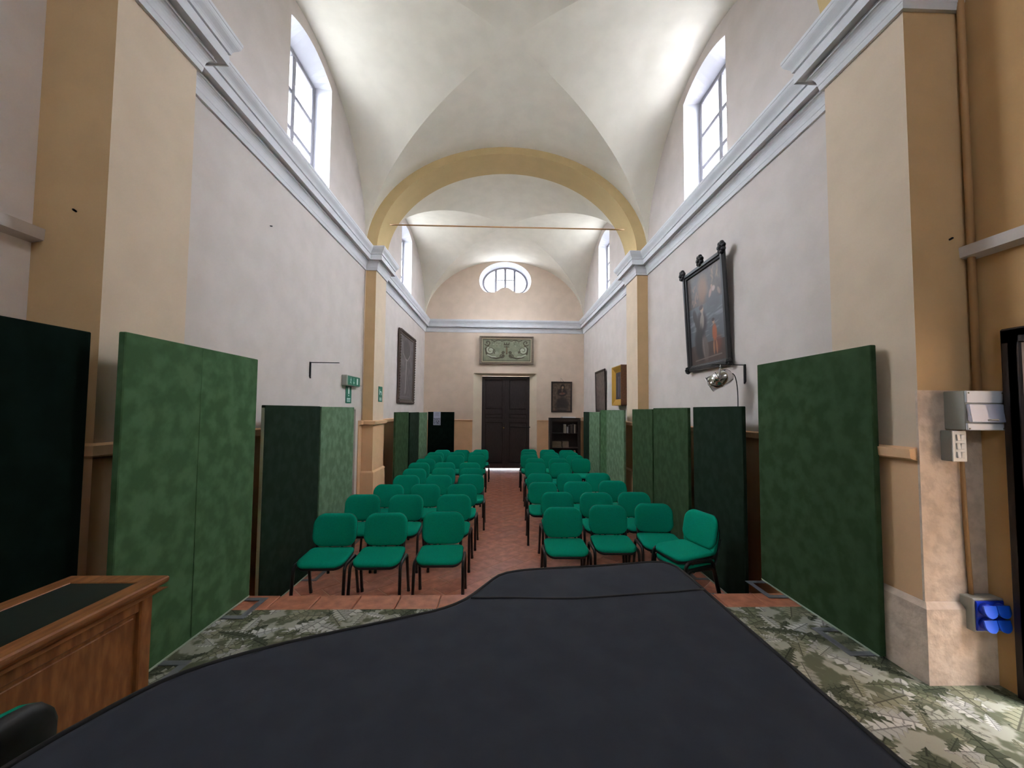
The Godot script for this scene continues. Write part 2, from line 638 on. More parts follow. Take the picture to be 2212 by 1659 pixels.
func pier(called: String, label: String, x: float, xw: float, z0: float, z1: float, inner: Material, low: Material) -> void:
	# flanks in tan paint, inner face lighter; the inner face is its own part
	var st := new_st()
	var sg := 1.0 if x < 0 else -1.0
	var yt := CT + 0.02
	for z in [z0, z1]:
		quad(st, Vector3(x, 0, z), Vector3(xw, 0, z), Vector3(xw, yt, z), Vector3(x, yt, z), Vector3(0, 0, 1.0 if z == z0 else -1.0))
	quad(st, Vector3(x, yt, z0), Vector3(xw, yt, z0), Vector3(xw, yt, z1), Vector3(x, yt, z1), Vector3.UP)
	var node := struct(called, st, M.flank_paint, label, "pilaster")
	var f := new_st()
	quad(f, Vector3(x, 0, z0), Vector3(x, 0, z1), Vector3(x, yt, z1), Vector3(x, yt, z0), Vector3(sg, 0, 0))
	obj("inner_face", f, inner, node)
	var p := new_st()
	var path := [Vector2(xw, z0), Vector2(x, z0), Vector2(x, z1), Vector2(xw, z1)]
	if x > 0:
		path.reverse()
	sweep(p, path, [Vector2(0, 0), Vector2(0.045, 0), Vector2(0.045, 0.80), Vector2(0.018, 0.83), Vector2(0, 0.83)], 0.0)
	obj("plinth", p, low, node)


func structure() -> void:
	# bay walls with their windows
	var zc1 := -5.04
	var zc2 := -10.22
	bay_wall("wall_left", "cream plaster wall of the bay with the exit sign and iron bracket", XL, 1, Z2, Z3, zc1, [-5.75, -6.87, 1.92], M.wall_paint)
	bay_wall("wall_left_end", "cream plaster wall beside the tall picture in a carved dark frame", XL, 1, Z4, Z5, zc2, [], M.wall_paint)
	bay_wall("wall_right", "cream plaster wall behind the large black-framed painting", XR, -1, Z2, Z3, zc1 - 0.07, [], M.wall_paint)
	bay_wall("wall_right_end", "cream plaster wall behind the gilt box-framed picture", XR, -1, Z4, Z5, zc2 - 0.05, [], M.wall_paint)
	# piers
	pier("pilaster", "tan pilaster next to the near-black velvet board behind the desk", PL, CL - 0.4, Z1, Z2, M.pier_paint, M.dado_paint)
	pier("pilaster", "tan pilaster carrying the electrical box", PR, CR + 0.4, Z1, Z2, M.pier_paint, M.worn_plaster)
	pier("pilaster", "tan pilaster with the green emergency plate under the transverse arch", PL, XL - 0.45, Z3, Z4, M.pier_paint, M.dado_paint)
	pier("pilaster", "tan pilaster under the transverse arch behind the velvet boards", PR, XR + 0.45, Z3, Z4, M.pier_paint, M.dado_paint)
	# worn lower plaster on the near face of the pier with the electrical box
	var wp := new_st()
	bbox(wp, Vector3(PR - 0.016, STG, Z1 - 0.001), Vector3(CR, 2.07, Z1 + 0.012))
	bbox(wp, Vector3(PR - 0.02, STG, Z1 + 0.012), Vector3(CR, 0.53, Z1 + 0.017))
	struct("wall_pier", wp, M.worn_plaster, "worn chipped pinkish plaster below the electrical box", "wall")
	# vaults and arches
	groin_vault("ceiling", "cream cross vault over the bay next to the stage", Z2, Z3)
	groin_vault("ceiling_end", "cream cross vault over the bay with the oculus", Z4, Z5)
	arch("arch", "ochre arch between stage and nave", Z1, Z2)
	arch("arch", "ochre transverse arch with the iron tie rod", Z3, Z4)
	# end wall
	var ew := new_st()
	var dl := -0.90
	var dr := 1.16
	var dh := 3.13
	for p in [[XL - 0.5, dl, 0.0, 4.66], [dr, XR + 0.5, 0.0, 4.66], [dl, dr, dh, 4.66]]:
		for z in [Z5, Z5 - 0.55]:
			quad(ew, Vector3(p[0], p[2], z), Vector3(p[1], p[2], z), Vector3(p[1], p[3], z), Vector3(p[0], p[3], z), Vector3(0, 0, 1.0 if z == Z5 else -1.0))
	var hole := oculus_outline(1.0)
	var inner := oculus_outline(0.0)
	ring_between(ew, hole, Vector2(XL - 0.5, 4.66), Vector2(XR + 0.5, 7.25), Vector2(XC, 6.2), func(p): return Vector3(p.x, p.y, Z5), Vector3(0, 0, 1))
	ring_between(ew, inner, Vector2(XL - 0.5, 4.66), Vector2(XR + 0.5, 7.25), Vector2(XC, 6.2), func(p): return Vector3(p.x, p.y, Z5 - 0.55), Vector3(0, 0, -1))
	var wall := struct("wall_end", ew, M.end_paint, "beige end wall with the big door and the oculus", "wall")
	var rv := new_st()
	for k in hole.size():
		var l := (k + 1) % hole.size()
		quad(rv, Vector3(hole[k].x, hole[k].y, Z5), Vector3(hole[l].x, hole[l].y, Z5), Vector3(inner[l].x, inner[l].y, Z5 - 0.3), Vector3(inner[k].x, inner[k].y, Z5 - 0.3))
		quad(rv, Vector3(inner[k].x, inner[k].y, Z5 - 0.3), Vector3(inner[l].x, inner[l].y, Z5 - 0.3), Vector3(inner[l].x, inner[l].y, Z5 - 0.55), Vector3(inner[k].x, inner[k].y, Z5 - 0.55))
	obj("oculus_reveal", rv, M.reveal_paint, wall)
	var jb := new_st()
	var o4 := [Vector3(dl, 0, Z5), Vector3(dl, dh, Z5), Vector3(dr, dh, Z5), Vector3(dr, 0, Z5)]
	var i4 := [Vector3(-0.63, 0, Z5 - 0.22), Vector3(-0.63, 3.06, Z5 - 0.22), Vector3(0.945, 3.06, Z5 - 0.22), Vector3(0.945, 0, Z5 - 0.22)]
	for k in 3:
		quad(jb, o4[k], o4[k + 1], i4[k + 1], i4[k], Vector3(0.15, 1.0, Z5) - (o4[k] + o4[k + 1]) / 2)
		quad(jb, i4[k], i4[k + 1], i4[k + 1] - Vector3(0, 0, 0.33), i4[k] - Vector3(0, 0, 0.33), Vector3(0.15, 1.0, Z5) - (o4[k] + o4[k + 1]) / 2)
	obj("door_splay", jb, M.jamb_paint, wall)
	# chancel round the camera
	var cl := new_st()
	bbox(cl, Vector3(CL - 0.4, 0, Z1), Vector3(CL, 7.25, ZB))
	struct("wall_chancel_left", cl, M.chancel_paint, "chancel wall beside the desk", "wall")
	var cr := new_st()
	for p in [[Z1, -2.13, 0.0, 7.25], [-1.19, ZB, 0.0, 7.25], [-2.13, -1.19, STG + 2.04, 7.25], [-2.13, -1.19, 0.0, STG]]:
		bbox(cr, Vector3(CR, p[2], p[0]), Vector3(CR + 0.4, p[3], p[1]))
	struct("wall_chancel_right", cr, M.chancel_ochre, "ochre chancel wall with the side doorway", "wall")
	var bk := new_st()
	var bh := PackedVector2Array([Vector2(-0.3, 5.0), Vector2(0.5, 5.0), Vector2(0.5, 6.1), Vector2(0.4, 6.24), Vector2(0.25, 6.32), Vector2(0.1, 6.35), Vector2(-0.05, 6.32), Vector2(-0.2, 6.24), Vector2(-0.3, 6.1)])
	for z in [ZB, ZB + 0.4]:
		ring_between(bk, bh, Vector2(CL - 0.4, 0), Vector2(CR + 0.4, 7.25), Vector2(0.1, 5.6), func(p): return Vector3(p.x, p.y, z), Vector3(0, 0, -1.0 if z == ZB else 1.0))
	for k in bh.size():
		var l := (k + 1) % bh.size()
		quad(bk, Vector3(bh[k].x, bh[k].y, ZB), Vector3(bh[l].x, bh[l].y, ZB), Vector3(bh[l].x, bh[l].y, ZB + 0.4), Vector3(bh[k].x, bh[k].y, ZB + 0.4))
	struct("wall_back", bk, M.chancel_paint, "wall behind the stage", "wall")
	var rf := new_st()
	bbox(rf, Vector3(XL - 0.9, 7.2, Z5 - 0.6), Vector3(XR + 0.9, 7.4, ZB + 0.4))
	struct("ceiling_chancel", rf, M.vault_paint, "flat plaster ceiling over the chancel", "ceiling")
	# the lunette above the arch towards the chancel
	# chancel string courses
	for a in [[CL, Vector2(CL, ZB), Vector2(CL, Z1 - 0.0)], [CR, Vector2(CR, Z1), Vector2(CR, ZB)]]:
		var s := new_st()
		sweep(s, [a[1], a[2]], [Vector2(0, 0), Vector2(0.07, 0.015), Vector2(0.075, 0.08), Vector2(0, 0.095)], 2.87)
		struct("trim_course", s, M.wall_paint, "pale string course on the chancel wall " + ("beside the desk" if a[0] < 0 else "above the side door"), "ledge")
	# cornice
	var prof := [Vector2(0, 0), Vector2(0.022, 0), Vector2(0.028, 0.03), Vector2(0.028, 0.04)]
	for k in 7:
		var a := PI / 2 * k / 6.0
		prof.append(Vector2(0.032 + 0.05 * (1 - cos(a)), 0.045 + 0.085 * sin(a)))
	prof.append_array([Vector2(0.084, 0.137), Vector2(0.070, 0.140), Vector2(0.070, 0.165), Vector2(0.128, 0.165), Vector2(0.128, 0.152), Vector2(0.138, 0.152), Vector2(0.138, 0.235), Vector2(0.130, 0.238), Vector2(0.130, 0.248), Vector2(0.142, 0.25)])
	for k in 9:
		var t := k / 8.0
		prof.append(Vector2(0.146 + 0.05 * (t - sin(TAU * t) / TAU * 0.8), 0.252 + 0.105 * t))
	prof.append_array([Vector2(0.2, 0.36), Vector2(0.2, 0.385), Vector2(0, 0.39)])
	var path := [Vector2(CL - 0.0, Z1), Vector2(PL, Z1), Vector2(PL, Z2), Vector2(XL, Z2), Vector2(XL, Z3), Vector2(PL, Z3), Vector2(PL, Z4), Vector2(XL, Z4), Vector2(XL, Z5),
		Vector2(XR, Z5), Vector2(XR, Z4), Vector2(PR, Z4), Vector2(PR, Z3), Vector2(XR, Z3), Vector2(XR, Z2), Vector2(PR, Z2), Vector2(PR, Z1), Vector2(CR, Z1)]
	var cs := new_st()
	sweep(cs, path, prof, CB)
	struct("trim_cornice", cs, M.cornice_paint, "moulded grey-white cornice running round the nave", "cornice")
	# dado with its ledge
	var dado := [Vector2(0, 0), Vector2(0.014, 0), Vector2(0.014, 1.645), Vector2(0.06, 1.66), Vector2(0.065, 1.715), Vector2(0, 1.725)]
	var runs := [
		["tan dado with ledge behind the velvet boards near the exit door", [Vector2(CL, Z1), Vector2(PL, Z1), Vector2(PL, Z2), Vector2(XL, Z2), Vector2(XL, -5.7)], dado],
		["tan dado with ledge round the pilaster under the emergency plate", [Vector2(XL, -6.98), Vector2(XL, Z3), Vector2(PL, Z3), Vector2(PL, Z4), Vector2(XL, Z4), Vector2(XL, Z5)], dado],
		["tan dado with ledge along the wall of the large painting", [Vector2(XR, Z5), Vector2(XR, Z4), Vector2(PR, Z4), Vector2(PR, Z3), Vector2(XR, Z3), Vector2(XR, Z2), Vector2(PR, Z2), Vector2(PR, Z1)], dado]]
	var low := [Vector2(0, 0), Vector2(0.014, 0), Vector2(0.014, 1.58), Vector2(0.04, 1.59), Vector2(0.04, 1.61), Vector2(0, 1.615)]
	runs.append(["orange dado between dark velvet board and door", [Vector2(XL, Z5), Vector2(dl - 0.02, Z5)], low])
	runs.append(["orange dado between door and bookcase", [Vector2(dr + 0.02, Z5), Vector2(XR, Z5)], low])
	for r in runs:
		var s := new_st()
		sweep(s, r[1], r[2], 0.0)
		struct("trim_dado", s, M.dado_paint, r[0], "dado")
	# tie rod
	var tr := new_st(true)
	tube(tr, [Vector3(PL - 0.1, 5.47, -7.47), Vector3(PR + 0.1, 5.47, -7.47)], 0.014, 8)
	var rod := obj("tie_rod", tr, M.conduit_paint)
	tag(rod, "thin iron tie rod across the transverse arch", "rod")


func oculus_outline(big: float) -> PackedVector2Array:
	# big 1: at the wall face; 0: at the frame
	var a := lerpf(0.757, 0.855, big)
	var b := lerpf(0.53, 0.625, big)
	var lx := lerpf(0.50, 0.56, big)
	var low := lerpf(0.33, 0.40, big)
	var hump := lerpf(0.165, 0.23, big)
	var out := PackedVector2Array()
	var c := Vector2(XC, 6.2)
	for k in 25:
		var t := PI * k / 24.0
		out.append(c + Vector2(cos(t) * a, sin(t) * b))
	for k in range(1, 9):
		var t := PI / 2 * k / 8.0
		out.append(c + Vector2(-lx - (a - lx) * cos(t), -low * sin(t)))
	for p in [Vector2(-0.36, -low), Vector2(-0.27, -low + 0.05), Vector2(-0.17, -hump - 0.045), Vector2(-0.09, -hump), Vector2(0.09, -hump), Vector2(0.17, -hump - 0.045), Vector2(0.27, -low + 0.05), Vector2(0.36, -low)]:
		out.append(c + p)
	for k in range(0, 8):
		var t := PI / 2 * (1.0 - k / 8.0)
		out.append(c + Vector2(lx + (a - lx) * cos(t), -low * sin(t)))
	return out


# ============================================================ windows and doors
func side_window(called: String, label: String, x: float, sg: float, zc: float) -> void:
	var w := struct_node(called, label, "window", Vector3(x - sg * 0.27, 5.03, zc))
	var hw := 0.55
	var h := 1.55
	var fr := new_st()
	for s in [-1.0, 1.0]:
		cbox(fr, Vector3(0, h / 2, s * (hw - 0.035)), Vector3(0.06, h, 0.07), 0.006)
	for y in [0.03, h - 0.03]:
		cbox(fr, Vector3(0, y, 0), Vector3(0.06, 0.06, 2 * hw - 0.12), 0.006)
	obj("window_frame", fr, M.window_wood, w)
	var mu := new_st()
	cbox(mu, Vector3(0, h / 2, 0), Vector3(0.05, h - 0.12, 0.085), 0.006)
	obj("mullion", mu, M.window_wood, w)
	var rows := [0.06, 0.52, 1.01, h - 0.06]
	for r in [1, 2]:
		for s in [-1.0, 1.0]:
			var g := new_st()
			cbox(g, Vector3(0, rows[r], s * (hw - 0.06 + 0.03) / 2), Vector3(0.04, 0.055, hw - 0.09), 0.006)
			obj("glazing_bar", g, M.window_wood, w)
	for r in 3:
		for s in [-1.0, 1.0]:
			var g := new_st()
			var y0: float = rows[r] + (0.0 if r == 0 else 0.02)
			var y1: float = rows[r + 1] - (0.0 if r == 2 else 0.02)
			box(g, Vector3(0, (y0 + y1) / 2, s * (0.03 + hw - 0.06) / 2), Vector3(0.004, y1 - y0, hw - 0.09))
			obj("pane", g, M.glass, w)


func openings() -> void:
	var zc1 := -5.04
	var zc2 := -10.22
	side_window("window_1", "six-pane window above the exit sign", XL, 1, zc1)
	side_window("window_2", "six-pane window above the large black-framed painting", XR, -1, zc1 - 0.07)
	side_window("window_3", "six-pane window above the picture in the carved dark frame", XL, 1, zc2)
	side_window("window_4", "six-pane window above the gilt box-framed picture", XR, -1, zc2 - 0.05)
	# oculus
	var oc := struct_node("window_5", "kidney-shaped oculus high above the door", "window", Vector3(0, 0, Z5 - 0.3))
	var ln := oculus_outline(0.0)
	var c := Vector2(XC, 6.2)
	var fr := new_st()
	for k in ln.size():
		var l := (k + 1) % ln.size()
		var p := [ln[k], ln[l], c + (ln[l] - c) * 0.92, c + (ln[k] - c) * 0.92]
		var f := [Vector3(p[0].x, p[0].y, 0.02), Vector3(p[1].x, p[1].y, 0.02), Vector3(p[2].x, p[2].y, 0.02), Vector3(p[3].x, p[3].y, 0.02)]
		quad(fr, f[0], f[1], f[2], f[3], Vector3(0, 0, 1))
		quad(fr, f[2], f[3], f[3] - Vector3(0, 0, 0.06), f[2] - Vector3(0, 0, 0.06))
		quad(fr, f[0] - Vector3(0, 0, 0.06), f[1] - Vector3(0, 0, 0.06), f[2] - Vector3(0, 0, 0.06), f[3] - Vector3(0, 0, 0.06), Vector3(0, 0, -1))
	obj("window_frame", fr, M.window_wood, oc)
	for a in [[-0.315, 0.08, -0.32, 0.44], [0.0, 0.08, -0.18, 0.52], [0.315, 0.08, -0.32, 0.44]]:
		var s := new_st()
		cbox(s, Vector3(XC + a[0], 6.2 + (a[2] + a[3]) / 2, 0.0), Vector3(a[1], a[3] - a[2], 0.05), 0.006)
		obj("mullion", s, M.window_wood, oc)
	for s1 in [-1.0, 1.0]:
		var s := new_st()
		cbox(s, Vector3(XC + s1 * 0.157, 6.31, 0.0), Vector3(0.25, 0.036, 0.04), 0.005)
		obj("glazing_bar", s, M.window_wood, oc)
	for cut in [[-0.8, -0.3475], [-0.2825, -0.0325], [0.0325, 0.2825], [0.3475, 0.8]]:
		var strip := PackedVector2Array([c + Vector2(cut[0], -0.6), c + Vector2(cut[1], -0.6), c + Vector2(cut[1], 0.7), c + Vector2(cut[0], 0.7)])
		for part in Geometry2D.intersect_polygons(ln, strip):
			var g := new_st()
			plate(g, part, func(p, hh): return Vector3(p.x, p.y, hh), -0.012, -0.008)
			obj("pane", g, M.glass, oc)
	# unseen window added behind the stage to light the pier flanks
	var bw := struct_node("window_6", "added unseen arched window high in the wall behind the stage", "window", Vector3(0.1, 0, ZB + 0.2))
	for x in [-0.37, 0.0, 0.37]:
		var s := new_st()
		var hh := 1.34 if x == 0.0 else 1.12
		cbox(s, Vector3(x, 5.0 + hh / 2, 0), Vector3(0.06, hh, 0.06), 0.006)
		obj("mullion", s, M.window_wood, bw)
	for y in [5.03, 5.38, 5.74, 6.1]:
		var s := new_st()
		cbox(s, Vector3(0, y, 0), Vector3(0.8, 0.045, 0.05), 0.006)
		obj("glazing_bar", s, M.window_wood, bw)
	for x in [-0.185, 0.185]:
		var s := new_st()
		box(s, Vector3(x, 5.65, 0), Vector3(0.34, 1.3, 0.004))
		obj("pane", s, M.glass, bw)
	# big door: two leaves of dark wood
	var door := struct_node("door_1", "tall dark double door with panelled leaves and an iron bar", "door", Vector3(0.1575, 0.02, Z5 - 0.26))
	for s in [-1.0, 1.0]:
		var leaf := new_st()
		var xw := 0.795
		var xc: float = s * xw / 2
		box(leaf, Vector3(xc, 1.515, -0.02), Vector3(xw, 3.03, 0.03))
		var node := obj("door_leaf", leaf, M.door_wood, door)
		var stiles := new_st()
		for e in [-1.0, 1.0]:
			cbox(stiles, Vector3(xc + e * (xw / 2 - 0.05), 1.515, 0.012), Vector3(0.1, 3.03, 0.034), 0.006)
		obj("stile", stiles, M.door_wood, node)
		for r in [[0.0, 0.16], [1.50, 1.62], [1.78, 1.92], [2.92, 3.03]]:
			var rail := new_st()
			cbox(rail, Vector3(xc, (r[0] + r[1]) / 2, 0.012), Vector3(xw - 0.2, r[1] - r[0], 0.034), 0.006)
			obj("rail", rail, M.door_wood, node)
		for r in [[0.16, 1.50], [1.62, 1.78], [1.92, 2.92]]:
			var p := new_st()
			cbox(p, Vector3(xc, (r[0] + r[1]) / 2, 0.0), Vector3(xw - 0.26, r[1] - r[0] - 0.06, 0.022), 0.01)
			obj("door_panel", p, M.door_wood, node)
		for y in [1.55, 2.82]:
			var hg := new_st(true)
			tube(hg, [Vector3(xc + s * (xw / 2 + 0.012), y - 0.07, 0.02), Vector3(xc + s * (xw / 2 + 0.012), y + 0.07, 0.02)], 0.022, 8)
			obj("hinge", hg, M.iron, node)
	var astr := new_st()
	cbox(astr, Vector3(-0.01, 1.515, 0.034), Vector3(0.05, 3.03, 0.012), 0.004)
	obj("closing_strip", astr, M.door_wood, door)
	var barst := new_st(true)
	tube(barst, [Vector3(0.16, 1.36, 0.05), Vector3(1.02, 1.355, 0.06)], 0.014, 8)
	tube(barst, [Vector3(1.0, 1.30, 0.06), Vector3(1.0, 1.40, 0.06)], 0.022, 8)
	obj("iron_bar", barst, M.iron, door)
	var kn := new_st(true)
	lathe(kn, [Vector2(0, 0), Vector2(0.02, 0), Vector2(0.02, 0.01), Vector2(0.008, 0.014), Vector2(0, 0.016)], 10, Transform3D(Basis(Vector3.RIGHT, PI / 2), Vector3(-0.06, 1.33, 0.03)))
	obj("key_plate", kn, M.brass, door)
	# side door to the chancel: dark lining, open
	var d2 := struct_node("door_2", "dark wooden frame of the open side doorway in the chancel", "door", Vector3(CR, STG, -1.66))
	var lin := new_st()
	for s in [-1.0, 1.0]:
		cbox(lin, Vector3(0.14, 1.0, s * 0.445), Vector3(0.34, 2.0, 0.05), 0.006)
		cbox(lin, Vector3(-0.015, 1.02, s * 0.455), Vector3(0.03, 2.04, 0.09), 0.008)
	cbox(lin, Vector3(0.14, 2.015, 0), Vector3(0.34, 0.05, 0.94), 0.006)
	cbox(lin, Vector3(-0.015, 2.0, 0), Vector3(0.03, 0.09, 1.0), 0.008)
	obj("door_lining", lin, M.dark_wood, d2)
	var pale_edge := new_st()
	box(pale_edge, Vector3(0.05, 0.99, -0.415), Vector3(0.022, 1.96, 0.012))
	obj("pale_strip", pale_edge, M.grey_plastic, d2)  # pale strip set along the dark lining
	# recessed door under the exit sign
	var d3 := struct_node("door_3", "pinkish plain door recessed beneath the exit sign", "door", Vector3(XL - 0.15, 0, -6.31))
	var ds := new_st()
	cbox(ds, Vector3(0.02, 0.955, 0), Vector3(0.04, 1.90, 1.08), 0.006)
	obj("door_leaf", ds, M.jamb_paint, d3)


# ============================================================ floors
func tile_poly(c: Vector2, ax: Vector2, ay: Vector2, l: float, w: float) -> PackedVector2Array:
	return PackedVector2Array([c - ax * l / 2 - ay * w / 2, c + ax * l / 2 - ay * w / 2, c + ax * l / 2 + ay * w / 2, c - ax * l / 2 + ay * w / 2])


func slab(st: SurfaceTool, poly: PackedVector2Array, y0: float, y1: float, ch: float) -> void:
	# convex tile with a chamfered upper edge
	var c := Vector2.ZERO
	for p in poly:
		c += p
	c /= poly.size()
	var n := poly.size()
	for i in n:
		var a := poly[i]
		var b := poly[(i + 1) % n]
		var a2 := a + (c - a).normalized() * ch * 1.4
		var b2 := b + (c - b).normalized() * ch * 1.4
		var o := Vector3((a + b).x / 2 - c.x, 0, (a + b).y / 2 - c.y)
		quad(st, Vector3(a.x, y0, a.y), Vector3(b.x, y0, b.y), Vector3(b.x, y1 - ch, b.y), Vector3(a.x, y1 - ch, a.y), o)
		quad(st, Vector3(a.x, y1 - ch, a.y), Vector3(b.x, y1 - ch, b.y), Vector3(b2.x, y1, b2.y), Vector3(a2.x, y1, a2.y), o + Vector3.UP)
		tri(st, Vector3(a2.x, y1, a2.y), Vector3(b2.x, y1, b2.y), Vector3(c.x, y1, c.y), Vector3.UP)


func floors() -> void:
	# nave: terracotta tiles laid diagonally
	var base := new_st()
	bbox(base, Vector3(XL - 0.2, -0.2, Z5 - 0.55), Vector3(XR + 0.2, -0.0025, ZS + 0.06))
	var fl := struct("floor", base, M.grout, "terracotta tile floor of the nave laid diagonally", "floor")
	var ax := Vector2(1, -1).normalized()
	var ay := Vector2(1, 1).normalized()
	var l := 0.42
	var w := 0.21
	var room := PackedVector2Array([Vector2(XL, Z5 - 0.2), Vector2(XR, Z5 - 0.2), Vector2(XR, ZS), Vector2(XL, ZS)])
	var list := []
	var o := Vector2(XC, -8.0)
	for i in range(-48, 49):
		for j in range(-24, 25):
			var c := o + ay * (i * w) + ax * ((j + (0.5 if i % 2 else 0.0)) * l)
			if c.x < XL - 0.3 or c.x > XR + 0.3 or c.y > ZS + 0.3 or c.y < Z5 - 0.5:
				continue
			var poly := tile_poly(c, ax, ay, l - 0.009, w - 0.009)
			var cut := Geometry2D.intersect_polygons(poly, room)
			if cut.size() and absf(area(cut[0])) > 0.004:
				list.append([c, cut[0], absf(area(cut[0])) > (l - 0.009) * (w - 0.009) * 0.999])
	list.sort_custom(func(a, b): return a[0].y > b[0].y)
	var whole := new_st()
	slab(whole, tile_poly(Vector2.ZERO, ax, ay, l - 0.009, w - 0.009), -0.006, 0.0, 0.0015)
	var wm := mesh_of(whole)
	var rest := new_st()
	for k in list.size():
		var t: Array = list[k]
		var m: Material = M["terracotta_%d" % rng.randi_range(0, 4)]
		if k < 300:
			if t[2]:
				put_mesh("tile", wm, m, fl).position = Vector3(t[0].x, rng.randf_range(-0.0006, 0.0006), t[0].y)
			else:
				var s := new_st()
				slab(s, t[1], -0.006, 0.0, 0.0015)
				obj("tile", s, m, fl)
		else:
			slab(rest, t[1], -0.006, 0.0, 0.0015)
	var far_tiles := obj("distant_tiles", rest, M.terracotta_0, fl)
	far_tiles.set_meta("kind", "stuff")
	# stage
	var ss := new_st()
	bbox(ss, Vector3(CL - 0.2, -0.2, ZS + 0.02), Vector3(CR + 0.2, STG - 0.025, ZB + 0.2))
	var stage := struct("floor_stage", ss, M.pale_grout, "raised stage floor with a terracotta tile edge", "floor")
	var x := -1.815 - 0.332 * 3
	while x < XR + 0.2:
		var s := new_st()
		cbox(s, Vector3(x + 0.166, STG - 0.0125, ZS + 0.125), Vector3(0.321, 0.025, 0.25), 0.004)
		obj("edge_tile", s, M.step_tile, stage)
		var r := new_st()
		cbox(r, Vector3(x + 0.166, (STG - 0.03) / 2, ZS + 0.012), Vector3(0.324, STG - 0.035, 0.016), 0.003)
		obj("riser_tile", r, M.step_tile, stage)
		x += 0.332
	# carpet with printed leaves
	var cp := new_st()
	var cx0 := CL
	var cx1 := CR
	var cz0 := ZS + 0.245
	var y := STG + 0.004
	for p in [[cx0, cz0], [cx1, cz0], [cx1, ZB], [cx0, cz0], [cx1, ZB], [cx0, ZB]]:
		cp.set_uv(Vector2(p[0] / 1.9, p[1] / 1.9))
		cp.add_vertex(Vector3(p[0], y, p[1]))
	for q in [[cx0, cz0, cx1, cz0], [cx1, cz0, cx1, ZB], [cx1, ZB, cx0, ZB], [cx0, ZB, cx0, cz0]]:
		for v in [[0, 0], [1, 0], [1, 1], [0, 0], [1, 1], [0, 1]]:
			var px: float = q[2] if v[0] else q[0]
			var pz: float = q[3] if v[0] else q[1]
			cp.set_uv(Vector2(px / 1.9, pz / 1.9))
			cp.add_vertex(Vector3(px, y if v[1] else STG - 0.025, pz))
	var cm := mat("leaf_carpet", Color.WHITE, 0.95)
	cm.albedo_texture = ImageTexture.create_from_image(leaf_print())
	cm.metallic_specular = 0.15
	var carpet := obj("carpet", cp, cm)
	tag(carpet, "cream carpet printed with green leaves covering the stage", "carpet")
	# unseen wall added outside the side door to cut its daylight
	var nw := new_st()
	bbox(nw, Vector3(CR + 1.7, -0.25, -7.0), Vector3(CR + 1.95, 4.6, 3.0))
	struct("wall_added_blocker", nw, M.reveal_paint, "added pale wall outside the side door, cutting its daylight", "wall")
	# ground outside
	var gr := new_st()
	bbox(gr, Vector3(-150, -0.5, -160), Vector3(150, -0.22, 150))
	struct("ground", gr, M.outdoor_paving, "grey paving outside the building", "ground")


func area(p: PackedVector2Array) -> float:
	var a := 0.0
	for i in p.size():
		a += p[i].cross(p[(i + 1) % p.size()])
	return a / 2


func leaf_print() -> Image:
	var n := 768
	var im := Image.create(n, n, false, Image.FORMAT_RGB8)
	var fn := FastNoiseLite.new()
	fn.seed = 12
	fn.frequency = 0.012
	fn.fractal_octaves = 4
	var bg := fn.get_seamless_image(n, n)
	for yy in n:
		for xx in n:
			var t := bg.get_pixel(xx, yy).r
			im.set_pixel(xx, yy, Color(0.66, 0.655, 0.60).lerp(Color(0.40, 0.415, 0.34), smoothstep(0.40, 0.62, t)))
	var r := RandomNumberGenerator.new()
	r.seed = 5
	var cols := [Color(0.74, 0.735, 0.69), Color(0.78, 0.775, 0.74), Color(0.48, 0.495, 0.40), Color(0.37, 0.395, 0.325), Color(0.58, 0.58, 0.49), Color(0.70, 0.70, 0.64), Color(0.81, 0.81, 0.785)]
	for k in 330:
		var c := Vector2(r.randf() * n, r.randf() * n)
		var size := r.randf_range(26, 66)
		var ang := r.randf() * TAU
		# light and dark leaves gather in drifts
		var drift := bg.get_pixel(int(c.x) % n, int(c.y) % n).r
		var pick := r.randi_range(0, 6)
		if drift > 0.55 and r.randf() < 0.6:
			pick = [2, 3, 4][r.randi_range(0, 2)]
		var col: Color = cols[pick]
		var lobes := 5.0 + r.randi_range(0, 3)
		var s2 := int(size * 1.05)
		for dy in range(-s2, s2 + 1):
			for dx in range(-s2, s2 + 1):
				var v := Vector2(dx, dy).rotated(-ang) / size
				# leaf along +x with saw-like lobes
				var u := (v.x + 1.0) / 2.0
				if u < 0.0 or u > 1.0:
					continue
				var saw := fposmod(u * lobes - absf(v.y) * 0.9, 1.0)
				var half := 0.46 * sin(PI * pow(u, 0.75)) * (0.45 + 0.55 * (1.0 - saw))
				var d := absf(v.y)
				if d > half:
					continue
				var tone := 1.0
				if d < 0.025:
					tone = 0.62
				elif saw > 0.86 or saw < 0.05:
					tone = 0.72
				elif v.y > 0:
					tone = 0.86
				if d > half - 0.03:
					tone *= 0.86
				im.set_pixel(posmod(int(c.x) + dx, n), posmod(int(c.y) + dy, n), Color(col.r * tone, col.g * tone, col.b * tone))
	return im


